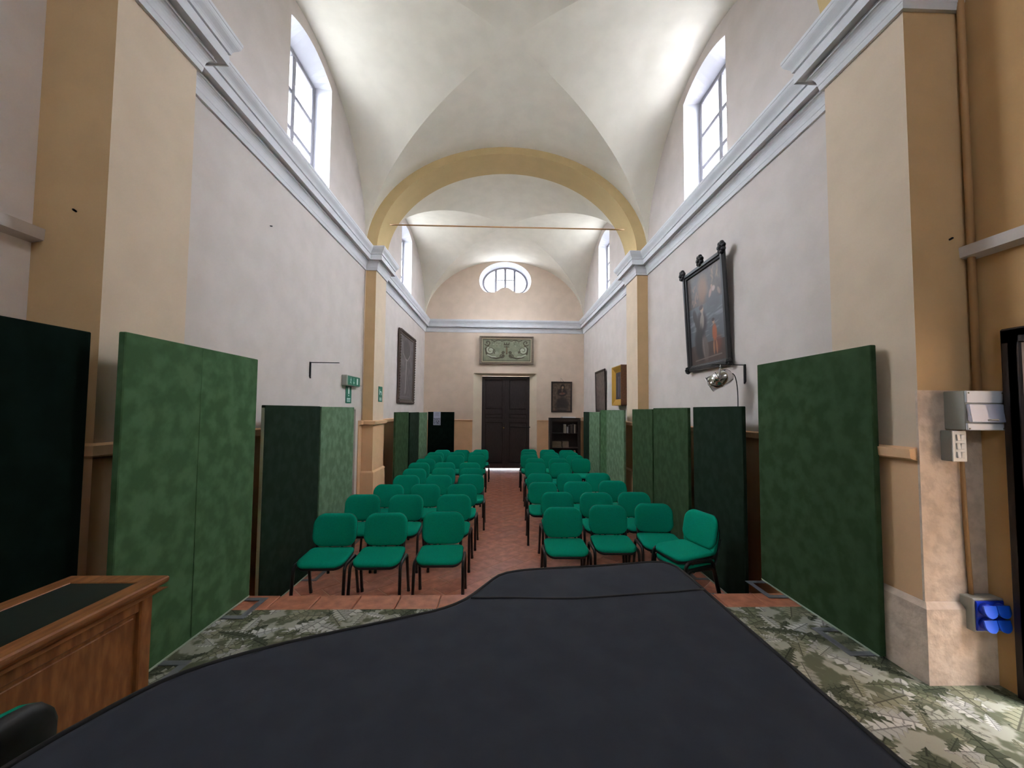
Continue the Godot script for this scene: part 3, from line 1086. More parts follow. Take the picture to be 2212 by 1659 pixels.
# ============================================================ velvet boards
func board(label: String, a: Vector2, b: Vector2, y0: float, top: float, m: Material, opt := {}) -> Node3D:
	# a, b: the two ends (x, z) of the front face seen from the room; the board is 4 cm thick
	var mid := (a + b) / 2
	var len := a.distance_to(b)
	var d := (b - a).normalized()
	var t := thing("velvet_board", label, "display board", Vector3(mid.x, y0, mid.y), -atan2(d.y, d.x), "green velvet display boards")
	var back: float = opt.get("back", 1.0)
	var st := new_st()
	cbox(st, Vector3(0, 0.012 + (top - y0 - 0.012) / 2, back * 0.02), Vector3(len, top - y0 - 0.012, 0.04), 0.005)
	obj("board", st, m, t)
	if opt.get("seam", false):
		var sm := new_st(true)
		tube(sm, [Vector3(0.03, 0.03, 0.0), Vector3(0.035, 1.0, -0.001), Vector3(0.03, top - y0 - 0.01, 0.0)], 0.004, 6)
		obj("seam", sm, m, t)
	if opt.get("edge", 0.0) != 0.0:
		var e := new_st()
		box(e, Vector3(opt.edge * (len / 2 + 0.001), (top - y0) / 2, back * 0.02), Vector3(0.004, top - y0 - 0.05, 0.028))
		obj("bare_edge", e, M.board_edge, t)
	var sill := new_st()
	box(sill, Vector3(0, 0.012, back * 0.02 - back * 0.021), Vector3(len - 0.01, 0.012, 0.006))
	obj("lower_batten", sill, M.board_edge, t)
	for s in [-1.0, 1.0]:
		var r := new_st()
		var cx: float = s * (len / 2 - 0.19)
		for e in [-1.0, 1.0]:
			cbox(r, Vector3(cx + e * 0.14, 0.004, back * 0.02), Vector3(0.045, 0.006, 0.38), 0.001)
			cbox(r, Vector3(cx, 0.004, back * 0.02 + e * 0.1675), Vector3(0.235, 0.006, 0.045), 0.001)
		obj("steel_foot", r, M.steel, t)
	return t


func panels() -> void:
	# ends run so that local +z (behind) lies away from the room for the boards along the exit side
	board("near-black velvet board standing behind the desk", Vector2(-2.21, -2.17), Vector2(-2.24, -1.04), STG + 0.004, STG + 1.962, M.velvet_deep, {"back": 1.0})
	board("large light green velvet board between desk and step", Vector2(-2.06, -3.38), Vector2(-2.05, -2.19), STG + 0.004, STG + 1.972, M.velvet_light, {"back": 1.0, "seam": true})
	board("dark green velvet board next to the front chairs, exit-sign side", Vector2(-2.22, -4.91), Vector2(-2.22, -3.78), 0, 1.96, M.velvet_dark, {"back": 1.0, "edge": 1.0})
	board("pale green velvet board hiding the exit door", Vector2(-2.23, -6.06), Vector2(-2.21, -4.925), 0, 1.956, M.velvet_pale, {"back": 1.0})
	board("mid-green velvet board just past the emergency-plate pilaster", Vector2(-2.15, -9.27), Vector2(-2.15, -8.13), 0, 1.87, M.velvet_mid, {"back": 1.0, "edge": -1.0})
	board("dull green velvet board, middle of three below the carved frame", Vector2(-2.15, -10.44), Vector2(-2.13, -9.32), 0, 1.86, M.velvet_dark, {"back": 1.0})
	board("pale green velvet board touching the black-green one", Vector2(-2.16, -11.66), Vector2(-2.15, -10.46), 0, 1.85, M.velvet_pale, {"back": 1.0})
	board("black-green velvet board with the paper poster", Vector2(-2.25, -12.24), Vector2(-1.44, -12.24), 0, 1.862, M.velvet_deep, {"back": -1.0})
	board("large dark green velvet board on the stage edge below the bracket lamp", Vector2(2.42, -2.50), Vector2(2.43, -3.66), STG + 0.004, STG + 2.008, M.velvet_mid, {"back": 1.0})
	board("very dark velvet board behind the turned chair", Vector2(2.40, -3.86), Vector2(2.42, -4.90), 0, 1.988, M.velvet_dark, {"back": 1.0})
	board("dark green velvet board beneath the large painting", Vector2(2.36, -4.92), Vector2(2.37, -6.07), 0, 1.98, M.velvet_mid, {"back": 1.0})
	board("dark green velvet board beside the tan pilaster, under the arch", Vector2(2.36, -6.09), Vector2(2.38, -7.08), 0, 1.965, M.velvet_mid, {"back": 1.0})
	board("pale green velvet board under the gilt box frame", Vector2(2.30, -7.32), Vector2(2.30, -8.53), 0, 1.95, M.velvet_pale, {"back": 1.0})
	board("green velvet board between two pale ones just past the gilt box frame", Vector2(2.32, -8.58), Vector2(2.30, -9.06), 0, 1.95, M.velvet_light, {"back": 1.0})
	board("pale green velvet board under the narrow brown picture", Vector2(2.31, -9.18), Vector2(2.33, -10.35), 0, 1.90, M.velvet_pale, {"back": 1.0})
	board("dark green velvet board next to the bookcase", Vector2(2.34, -10.40), Vector2(2.36, -11.2), 0, 1.90, M.velvet_dark, {"back": 1.0})


# ============================================================ chairs
func cushion(w: float, h: float, r: float, layers: Array, place: Callable) -> SurfaceTool:
	# layers: [shrink, level]; place(point, level) gives the position
	var st := new_st(true)
	var rings := []
	for l in layers:
		var ring := []
		for p in rr(w - 2 * l[0], h - 2 * l[0], maxf(r - l[0], 0.01), 5):
			ring.append(place.call(p, l[1]))
		rings.append(ring)
	loft(st, rings, true, true)
	return st


func make_chair(called: String, label: String, seat_y := 0.445, back_top := 0.81) -> Node3D:
	# faces +z; origin on the floor under the middle of the seat
	var t := thing(called, label, "chair")
	var seat_at := func(p: Vector2, l: float) -> Vector3:
		var f := clampf((p.y + 0.2) / 0.4, 0, 1)
		var y := seat_y + l - 0.018 * f * f - (0.014 * pow(f, 6)) + 0.010 * pow(absf(p.x) / 0.23, 2.0)
		return Vector3(p.x * (1.0 + 0.03 * f), y, p.y + 0.022 * (1.0 - pow(p.x / 0.23, 2)) * f)
	obj("seat", cushion(0.445, 0.41, 0.085, [[0.012, -0.004], [0.002, 0.004], [0.0, 0.016], [0.006, 0.028], [0.02, 0.036], [0.06, 0.040], [0.12, 0.041]], seat_at), M.chair_fabric, t)
	obj("seat_shell", cushion(0.445, 0.41, 0.085, [[0.05, -0.034], [0.012, -0.026], [0.002, -0.012], [0.004, 0.002]], seat_at), M.chair_plastic, t)
	var bh := 0.312
	var yc := back_top - bh / 2
	var back_at := func(p: Vector2, l: float) -> Vector3:
		var bow := 0.034 * pow(p.x / 0.225, 2)
		var sag := -0.012 * (1.0 - pow(p.x / 0.225, 2)) if p.y < 0 else 0.008 * (1.0 - pow(p.x / 0.225, 2))
		return Vector3(p.x, yc + p.y + sag, -0.235 - 0.20 * (p.y + 0.02) + bow + l)
	obj("backrest", cushion(0.45, bh, 0.1, [[0.006, 0.0], [0.0, 0.008], [0.002, 0.02], [0.012, 0.03], [0.03, 0.036], [0.08, 0.038]], back_at), M.chair_fabric, t)
	obj("back_shell", cushion(0.452, bh + 0.002, 0.101, [[0.05, -0.026], [0.015, -0.02], [0.003, -0.008], [0.0, 0.004]], back_at), M.chair_plastic, t)
	for s in [-1.0, 1.0]:
		var st := new_st(true)
		var x: float = s * 0.238
		var path := [Vector3(x * 1.02, 0.0, 0.225), Vector3(x, seat_y - 0.075, 0.185)]
		for k in 5:
			var a := PI / 2 * (k + 1) / 5.0
			path.append(Vector3(x, seat_y - 0.075 + 0.055 * sin(a), 0.185 - 0.055 * (1 - cos(a))))
		path.append(Vector3(x, seat_y - 0.02, -0.08))
		for k in 5:
			var a := PI / 2 * (k + 1) / 5.0
			path.append(Vector3(x, seat_y - 0.02 - 0.055 * (1 - cos(a)), -0.08 - 0.055 * sin(a)))
		path.append(Vector3(x * 1.02, 0.0, -0.225))
		tube(st, path, 0.0165, 8, Vector2(0.95, 1.1), true, Vector3(1, 0, 0))
		obj("side_frame", st, M.chair_tube, t)
		for e in [0.225, -0.225]:
			var f := new_st(true)
			lathe(f, [Vector2(0, -0.0), Vector2(0.017, 0.0), Vector2(0.017, 0.03), Vector2(0.012, 0.033)], 8, Transform3D(Basis.IDENTITY, Vector3(x * 1.02, 0.0, e)))
			obj("foot_cap", f, M.chair_plastic, t)
		var u := new_st(true)
		tube(u, [Vector3(s * 0.185, seat_y - 0.03, 0.02), Vector3(s * 0.185, seat_y - 0.03, -0.16), Vector3(s * 0.185, seat_y - 0.012, -0.195), Vector3(s * 0.185, seat_y + 0.04, -0.21), Vector3(s * 0.185, yc + 0.02, -0.262)], 0.014, 8, Vector2(1.2, 0.7), true, Vector3(1, 0, 0))
		obj("back_support", u, M.chair_tube, t)
	for z in [0.10, -0.09]:
		var c := new_st(true)
		tube(c, [Vector3(-0.238, seat_y - 0.035, z), Vector3(0.238, seat_y - 0.035, z)], 0.011, 8)
		obj("cross_bar", c, M.chair_tube, t)
	return t


func chairs() -> void:
	# middle of the upper edge of each backrest, rows counted from the stage
	var exit_side := [
		[[-1.735, -4.33], [-1.21, -4.35], [-0.61, -4.40]], [[-1.775, -5.27], [-1.22, -5.27], [-0.60, -5.28]], [[-1.64, -5.97], [-1.11, -6.00], [-0.57, -6.01]],
		[[-1.58, -6.81], [-1.04, -6.83], [-0.505, -6.92]], [[-1.61, -7.56], [-1.085, -7.67], [-0.56, -7.66]], [[-1.70, -8.40], [-1.175, -8.45], [-0.65, -8.45]],
		[[-1.69, -9.07]], [[-1.64, -9.80], [-1.115, -9.82], [-0.59, -9.84]], [[-1.70, -10.44], [-1.165, -10.47], [-0.63, -10.49]], [[-1.605, -11.07], [-1.08, -11.09], [-0.555, -11.18]]]
	var book_side := [
		[[0.72, -4.61], [1.27, -4.72], [1.85, -4.80]], [[0.775, -5.45], [1.305, -5.43], [1.835, -5.46]], [[0.66, -6.20], [1.21, -6.25], [1.79, -6.34]],
		[[0.695, -7.04], [1.22, -7.05], [1.745, -7.11]], [[0.747, -8.48], [1.272, -8.49]], [[0.80, -9.24], [1.34, -9.22], [1.87, -9.24]],
		[[0.725, -9.97], [1.255, -9.99], [1.86, -9.95]], [[0.76, -10.58], [1.335, -10.53], [1.865, -10.61]], [[0.81, -11.34], [1.34, -11.27], [1.87, -11.18]]]
	var nth := ["first", "second", "third", "fourth", "fifth", "sixth", "seventh", "eighth", "ninth", "tenth"]
	var proto: Node3D = null
	for side in 2:
		var rows: Array = exit_side if side == 0 else book_side
		for r in rows.size():
			for k in rows[r].size():
				var q: Array = rows[r][k]
				var seat: String = (["wall", "middle", "aisle"] if side == 0 else ["aisle", "middle", "wall"])[k]
				var c := proto
				if proto == null:
					proto = make_chair("stacking_chair", "")
					c = proto
				else:
					c = proto.duplicate()
					c.name = numbered("stacking_chair")
					add_child(c)
				var lab := "green upholstered stacking chair, %s row from the stage, %s seat on the %s side" % [nth[r], seat, "exit-sign" if side == 0 else "bookcase"]
				tag(c, lab, "chair", "green stacking chairs in rows")
				var turn := rng.randf_range(-0.025, 0.025)
				if side == 0 and r == 0:
					turn = 0.03
				if side == 1 and r == 0 and k == 2:
					turn = -0.08
				c.rotation.y = turn
				c.position = Vector3(q[0], 0, q[1]) + Vector3(0, 0, 0.27).rotated(Vector3.UP, turn)
	for k in 2:
		var e := proto.duplicate() as Node3D
		e.name = numbered("stacking_chair")
		add_child(e)
		tag(e, ["lower", "upper"][k] + " of two stacked green chairs turned sideways at the end of the front row", "chair", "green stacking chairs in rows")
		e.rotation.y = -1.30
		e.position = Vector3(2.13, 0.075 * k, -4.08) + Vector3(0, 0, 0.27 - 0.012 * (1 - k)).rotated(Vector3.UP, -1.30)
	var s := make_chair("padded_chair", "chair with black back shell between desk and piano", 0.52, 1.0)
	s.rotation.y = -PI / 2 - 0.12
	s.position = Vector3(-0.945, STG + 0.005, -0.635) + Vector3(0, 0, 0.2).rotated(Vector3.UP, s.rotation.y)


# ============================================================ piano under its cover
func piano_outline() -> PackedVector2Array:
	var key := [Vector2(0.668, -0.06), Vector2(0.66, -0.6), Vector2(0.655, -1.1), Vector2(0.653, -1.42), Vector2(0.63, -1.485), Vector2(0.58, -1.50), Vector2(0.37, -1.465), Vector2(0.16, -1.44), Vector2(0.06, -1.42),
		Vector2(0.0, -1.385), Vector2(-0.045, -1.31), Vector2(-0.10, -1.215), Vector2(-0.165, -1.155), Vector2(-0.25, -1.115), Vector2(-0.40, -1.05), Vector2(-0.53, -0.99), Vector2(-0.63, -0.93), Vector2(-0.70, -0.865), Vector2(-0.745, -0.77), Vector2(-0.78, -0.65), Vector2(-0.79, -0.45), Vector2(-0.78, -0.2), Vector2(-0.72, -0.08), Vector2(-0.6, -0.05), Vector2(0.0, -0.05), Vector2(0.6, -0.05)]
	var c := Curve2D.new()
	var n := key.size()
	for i in n:
		var tan: Vector2 = (key[(i + 1) % n] - key[(i - 1 + n) % n]) / 6.0
		var lim := minf(key[i].distance_to(key[(i + 1) % n]), key[i].distance_to(key[(i - 1 + n) % n])) / 3.0
		tan = tan.limit_length(lim)
		c.add_point(key[i], -tan, tan)
	c.add_point(key[0], Vector2.ZERO, Vector2.ZERO)
	var out := PackedVector2Array()
	var total := c.get_baked_length()
	var m := 132
	for i in m:
		out.append(c.sample_baked(total * i / m, true))
	return out


func piano() -> void:
	var t := thing("grand_piano", "baby grand piano under a charcoal grey fabric cover on the stage", "piano", Vector3(0, STG + 0.004, 0))
	var ln := piano_outline()
	var ctr := Vector2(0.18, -0.78)
	var fn := FastNoiseLite.new()
	fn.seed = 8
	fn.frequency = 1.6
	var top := 0.99
	var st := new_st(true)
	var rings := []
	for l in [[0.0, 0.0], [0.2, 0.0], [0.4, 0.0], [0.6, 0.0], [0.78, 0.0], [0.9, 0.0], [0.965, 0.0], [0.99, -0.003], [1.0, -0.014], [1.004, -0.05], [1.008, -0.14], [1.014, -0.26], [1.02, -0.36]]:
		var ring := []
		for i in ln.size():
			var p: Vector2 = ctr + (ln[i] - ctr) * l[0]
			var y: float = top + l[1]
			if l[0] < 0.98:
				y += fn.get_noise_2d(p.x, p.y) * 0.006
				if p.y < -1.235 - 0.03 * p.x:
					y += 0.0
			elif l[1] < -0.1:
				var w: float = sin(i * 0.55) * 0.012 * (-l[1] / 0.36)
				p += (ln[i] - ctr).normalized() * w
			ring.append(Vector3(p.x, y, p.y))
		rings.append(ring)
	loft(st, rings)
	obj("cover", st, M.piano_cover, t)
	var pp := new_st(true)
	var path := []
	for i in ln.size() + 1:
		var p := ctr + (ln[i % ln.size()] - ctr) * 0.999
		path.append(Vector3(p.x, top - 0.004, p.y))
	tube(pp, path, 0.0055, 6, Vector2.ONE, false)
	obj("piping", pp, M.piano_piping, t)
	var sm := new_st(true)
	var sp := []
	for k in 25:
		var x := lerpf(-0.085, 0.65, k / 24.0)
		var z := -1.213 - 0.004 * sin(k * 0.5) - 0.052 * pow(maxf(0.0, (x - 0.25) / 0.4), 1.5)
		sp.append(Vector3(x, top + fn.get_noise_2d(x, z) * 0.006 + 0.001, z))
	tube(sm, sp, 0.0035, 6, Vector2(1.6, 0.8), true)
	obj("seam", sm, M.piano_piping, t)
	var body := new_st()
	var inset := PackedVector2Array()
	for i in range(0, ln.size(), 3):
		inset.append(ctr + (ln[i] - ctr) * 0.96)
	plate(body, inset, func(p, h): return Vector3(p.x, h, p.y), 0.60, 0.955)
	obj("case", body, M.black_lacquer, t)
	for p in [Vector2(0.45, -1.28), Vector2(0.45, -0.28), Vector2(-0.55, -0.55)]:
		var leg := new_st(true)
		lathe(leg, [Vector2(0.0, 0.05), Vector2(0.03, 0.05), Vector2(0.032, 0.12), Vector2(0.045, 0.3), Vector2(0.06, 0.5), Vector2(0.07, 0.602), Vector2(0, 0.602)], 16, Transform3D(Basis.IDENTITY, Vector3(p.x, 0, p.y)))
		var lg := obj("leg", leg, M.black_lacquer, t)
		var cs := new_st(true)
		lathe(cs, [Vector2(0, 0), Vector2(0.02, 0.0), Vector2(0.026, 0.025), Vector2(0.02, 0.052), Vector2(0, 0.052)], 12, Transform3D(Basis.IDENTITY, Vector3(p.x, 0, p.y)))
		obj("castor", cs, M.brass, lg)


func desk() -> void:
	var x0 := -1.965
	var x1 := -1.525
	var z0 := -1.90
	var z1 := -0.86
	var t := thing("writing_desk", "oak writing desk with a green leather top", "desk", Vector3(0, STG + 0.004, 0))
	var h := 0.775
	var body := new_st()
	bbox(body, Vector3(x0 + 0.03, 0.0, z0 + 0.05), Vector3(x1 - 0.045, h - 0.045, z1 - 0.03))
	obj("carcass", body, M.oak, t)
	var xf := x1 - 0.045
	for z in [z0 + 0.05 + 0.03, z1 - 0.06]:
		var p := new_st()
		cbox(p, Vector3(xf + 0.004, (h - 0.045) / 2, z), Vector3(0.03, h - 0.045, 0.06), 0.005)
		obj("corner_post", p, M.oak, t)
	for y in [0.04, h - 0.075]:
		var p := new_st()
		cbox(p, Vector3(xf + 0.003, y, (z0 + z1) / 2), Vector3(0.024, 0.055, z1 - z0 - 0.22), 0.004)
		obj("front_rail", p, M.oak, t)
	var pn := new_st()
	cbox(pn, Vector3(xf + 0.001, (h - 0.045) / 2, (z0 + z1) / 2), Vector3(0.008, h - 0.2, z1 - z0 - 0.25), 0.003)
	obj("front_panel", pn, M.oak, t)
	# moulded top edge, wooden border and leather
	var tp := new_st()
	var prof := [Vector2(0.0, 0.0), Vector2(-0.03, 0.0), Vector2(-0.028, 0.012)]
	for k in 6:
		var a := PI / 2 * k / 5.0
		prof.append(Vector2(-0.022 + 0.022 * sin(a), 0.016 + 0.02 * (1 - cos(a))))
	prof.append_array([Vector2(0.0, 0.045), Vector2(-0.004, 0.052), Vector2(-0.075, 0.052), Vector2(-0.078, 0.047)])
	# outside of the path lies to its right
	var path := [Vector2(x0, z0), Vector2(x0, z1), Vector2(x1, z1), Vector2(x1, z0)]
	path.reverse()
	sweep(tp, path, prof.map(func(p): return Vector2(-p.x, p.y)), h - 0.045, true)
	var top := obj("top_frame", tp, M.oak_edge, t)
	var le := new_st()
	bbox(le, Vector3(x0 + 0.06, h - 0.03, z0 + 0.06), Vector3(x1 - 0.06, h + 0.003, z1 - 0.06))
	obj("leather_inlay", le, M.desk_leather, top)


# ============================================================ pictures
func blob(im: Image, c: Vector2, r: Vector2, ang: float, col: Color, a := 1.0, soft := 0.35) -> void:
	var w := im.get_width()
	var h := im.get_height()
	var k := h
	var m := maxf(r.x, r.y) * (1.0 + soft)
	for y in range(maxi(0, int((c.y - m) * k)), mini(h, int((c.y + m) * k) + 1)):
		for x in range(maxi(0, int((c.x - m) * k)), mini(w, int((c.x + m) * k) + 1)):
			var v := (Vector2(x, y) / k - c).rotated(-ang)
			var d := Vector2(v.x / r.x, v.y / r.y).length()
			var t := (1.0 - smoothstep(1.0 - soft, 1.0 + soft * 0.5, d)) * a
			if t > 0.01:
				im.set_pixel(x, y, im.get_pixel(x, y).lerp(col, t))


func stroke(im: Image, pts: Array, r: float, col: Color, a := 1.0) -> void:
	for i in pts.size() - 1:
		var n := maxi(2, int(pts[i].distance_to(pts[i + 1]) / maxf(r * 0.5, 0.002)))
		for k in n:
			blob(im, pts[i].lerp(pts[i + 1], float(k) / n), Vector2(r, r), 0, col, a, 0.3)


func scroll(im: Image, c: Vector2, r0: float, turns: float, a0: float, dir: float, w: float, col: Color) -> void:
	var pts := []
	for k in 28:
		var t := k / 27.0
		pts.append(c + Vector2.from_angle(a0 + dir * TAU * turns * t) * r0 * (1.0 - 0.85 * t))
	stroke(im, pts, w, col, 0.8)


func canvas(w: int, h: int, c0: Color, c1: Color, sd: int, freq := 0.03) -> Image:
	var fn := FastNoiseLite.new()
	fn.seed = sd
	fn.frequency = freq
	fn.fractal_octaves = 4
	var im := Image.create(w, h, false, Image.FORMAT_RGB8)
	for y in h:
		for x in w:
			im.set_pixel(x, y, c0.lerp(c1, clampf(fn.get_noise_2d(x, y) * 0.9 + 0.5, 0, 1)))
	return im


func picture(called: String, label: String, w: float, h: float, frame_prof: Array, frame_mat: Material, im: Image, at: Vector3, turn: float, tilt: float, cat := "painting", cz := 0.012) -> Node3D:
	var t := thing(called, label, cat)
	t.transform = Transform3D(Basis(Vector3.UP, turn) * Basis(Vector3.RIGHT, tilt), at)
	obj("frame", pic_frame(w, h, frame_prof), frame_mat, t)
	var c := new_st()
	uv_quad(c, Vector3(-w / 2, -h / 2, cz), Vector3(w / 2, -h / 2, cz), Vector3(w / 2, h / 2, cz), Vector3(-w / 2, h / 2, cz))
	obj("canvas", c, printed("canvas_" + str(t.name), im, 0.45), t)
	var b := new_st()
	box(b, Vector3(0, 0, 0.003), Vector3(w + 0.04, h + 0.04, 0.012))
	obj("backing", b, M.dark_wood, t)
	return t


func paint_saint() -> Image:
	var im := canvas(220, 330, Color(0.27, 0.235, 0.215), Color(0.36, 0.31, 0.28), 4)
	var f := 1.0 / 330.0
	# sky and cloud
	for y in 330:
		for x in 220:
			var v := y * f
			var c := im.get_pixel(x, y)
			if v > 0.36 and v < 0.78:
				c = c.lerp(Color(0.33, 0.36, 0.40), 0.75)
			elif v >= 0.78:
				c = c.lerp(Color(0.24, 0.18, 0.15), 0.7)
			im.set_pixel(x, y, c)
	for k in 26:
		var p := Vector2(rng.randf_range(0.0, 0.66), rng.randf_range(0.4, 0.76))
		blob(im, p, Vector2(rng.randf_range(0.04, 0.12), rng.randf_range(0.006, 0.016)), rng.randf_range(-0.25, 0.05), Color(0.50, 0.51, 0.53), 0.5, 0.5)
	blob(im, Vector2(0.30, 0.20), Vector2(0.11, 0.17), 0, Color(0.50, 0.36, 0.26), 0.9, 0.6)
	blob(im, Vector2(0.48, 0.36), Vector2(0.15, 0.09), 0.2, Color(0.29, 0.29, 0.31), 0.9, 0.5)
	for k in 9:
		blob(im, Vector2(rng.randf_range(0.03, 0.2), rng.randf_range(0.12, 0.34)), Vector2(0.014, 0.03), rng.randf_range(-1, 1), Color(0.55, 0.42, 0.36), 0.7)
	for k in 8:
		blob(im, Vector2(rng.randf_range(0.48, 0.63), rng.randf_range(0.04, 0.16)), Vector2(0.012, 0.045), rng.randf_range(-0.9, 0.9), Color(0.52, 0.42, 0.36), 0.7)
	# two small cherubs
	blob(im, Vector2(0.44, 0.28), Vector2(0.025, 0.055), 0.5, Color(0.60, 0.49, 0.44))
	blob(im, Vector2(0.50, 0.25), Vector2(0.035, 0.03), -0.3, Color(0.66, 0.57, 0.53))
	blob(im, Vector2(0.47, 0.22), Vector2(0.018, 0.022), 0, Color(0.62, 0.50, 0.44))
	blob(im, Vector2(0.59, 0.30), Vector2(0.022, 0.045), -0.4, Color(0.50, 0.42, 0.39))
	# standing robed figure
	blob(im, Vector2(0.12, 0.46), Vector2(0.042, 0.085), -0.25, Color(0.15, 0.12, 0.12))
	blob(im, Vector2(0.16, 0.54), Vector2(0.05, 0.05), 0.5, Color(0.16, 0.13, 0.13))
	blob(im, Vector2(0.24, 0.56), Vector2(0.115, 0.135), 0.2, Color(0.17, 0.145, 0.15))
	blob(im, Vector2(0.255, 0.54), Vector2(0.045, 0.10), 0.14, Color(0.50, 0.46, 0.43))
	blob(im, Vector2(0.22, 0.60), Vector2(0.03, 0.06), 0.5, Color(0.42, 0.38, 0.36), 0.8)
	blob(im, Vector2(0.20, 0.77), Vector2(0.115, 0.20), -0.05, Color(0.115, 0.095, 0.095))
	blob(im, Vector2(0.29, 0.83), Vector2(0.065, 0.15), -0.12, Color(0.38, 0.33, 0.32))
	blob(im, Vector2(0.26, 0.83), Vector2(0.012, 0.13), -0.1, Color(0.50, 0.45, 0.43), 0.6)
	blob(im, Vector2(0.265, 0.41), Vector2(0.033, 0.042), 0.1, Color(0.66, 0.54, 0.46))
	blob(im, Vector2(0.25, 0.385), Vector2(0.042, 0.026), -0.2, Color(0.20, 0.15, 0.13))
	blob(im, Vector2(0.27, 0.45), Vector2(0.02, 0.03), 0.1, Color(0.56, 0.50, 0.46), 0.8)
	# child in orange
	blob(im, Vector2(0.52, 0.82), Vector2(0.075, 0.10), 0.2, Color(0.44, 0.21, 0.14), 0.7, 0.6)
	blob(im, Vector2(0.475, 0.70), Vector2(0.045, 0.095), 0.03, Color(0.62, 0.32, 0.16))
	blob(im, Vector2(0.465, 0.585), Vector2(0.022, 0.027), 0, Color(0.62, 0.49, 0.40))
	blob(im, Vector2(0.462, 0.565), Vector2(0.028, 0.018), 0, Color(0.19, 0.14, 0.12))
	blob(im, Vector2(0.45, 0.85), Vector2(0.016, 0.08), 0.03, Color(0.58, 0.40, 0.29))
	blob(im, Vector2(0.50, 0.85), Vector2(0.016, 0.08), -0.03, Color(0.58, 0.38, 0.27))
	stroke(im, [Vector2(0.08, 0.95), Vector2(0.3, 0.94), Vector2(0.58, 0.93)], 0.008, Color(0.44, 0.39, 0.37), 0.6)
	return im


func paint_dim(w: int, h: int, base: Color, light: Color, sd: int) -> Image:
	return canvas(w, h, base, light, sd, 0.04)


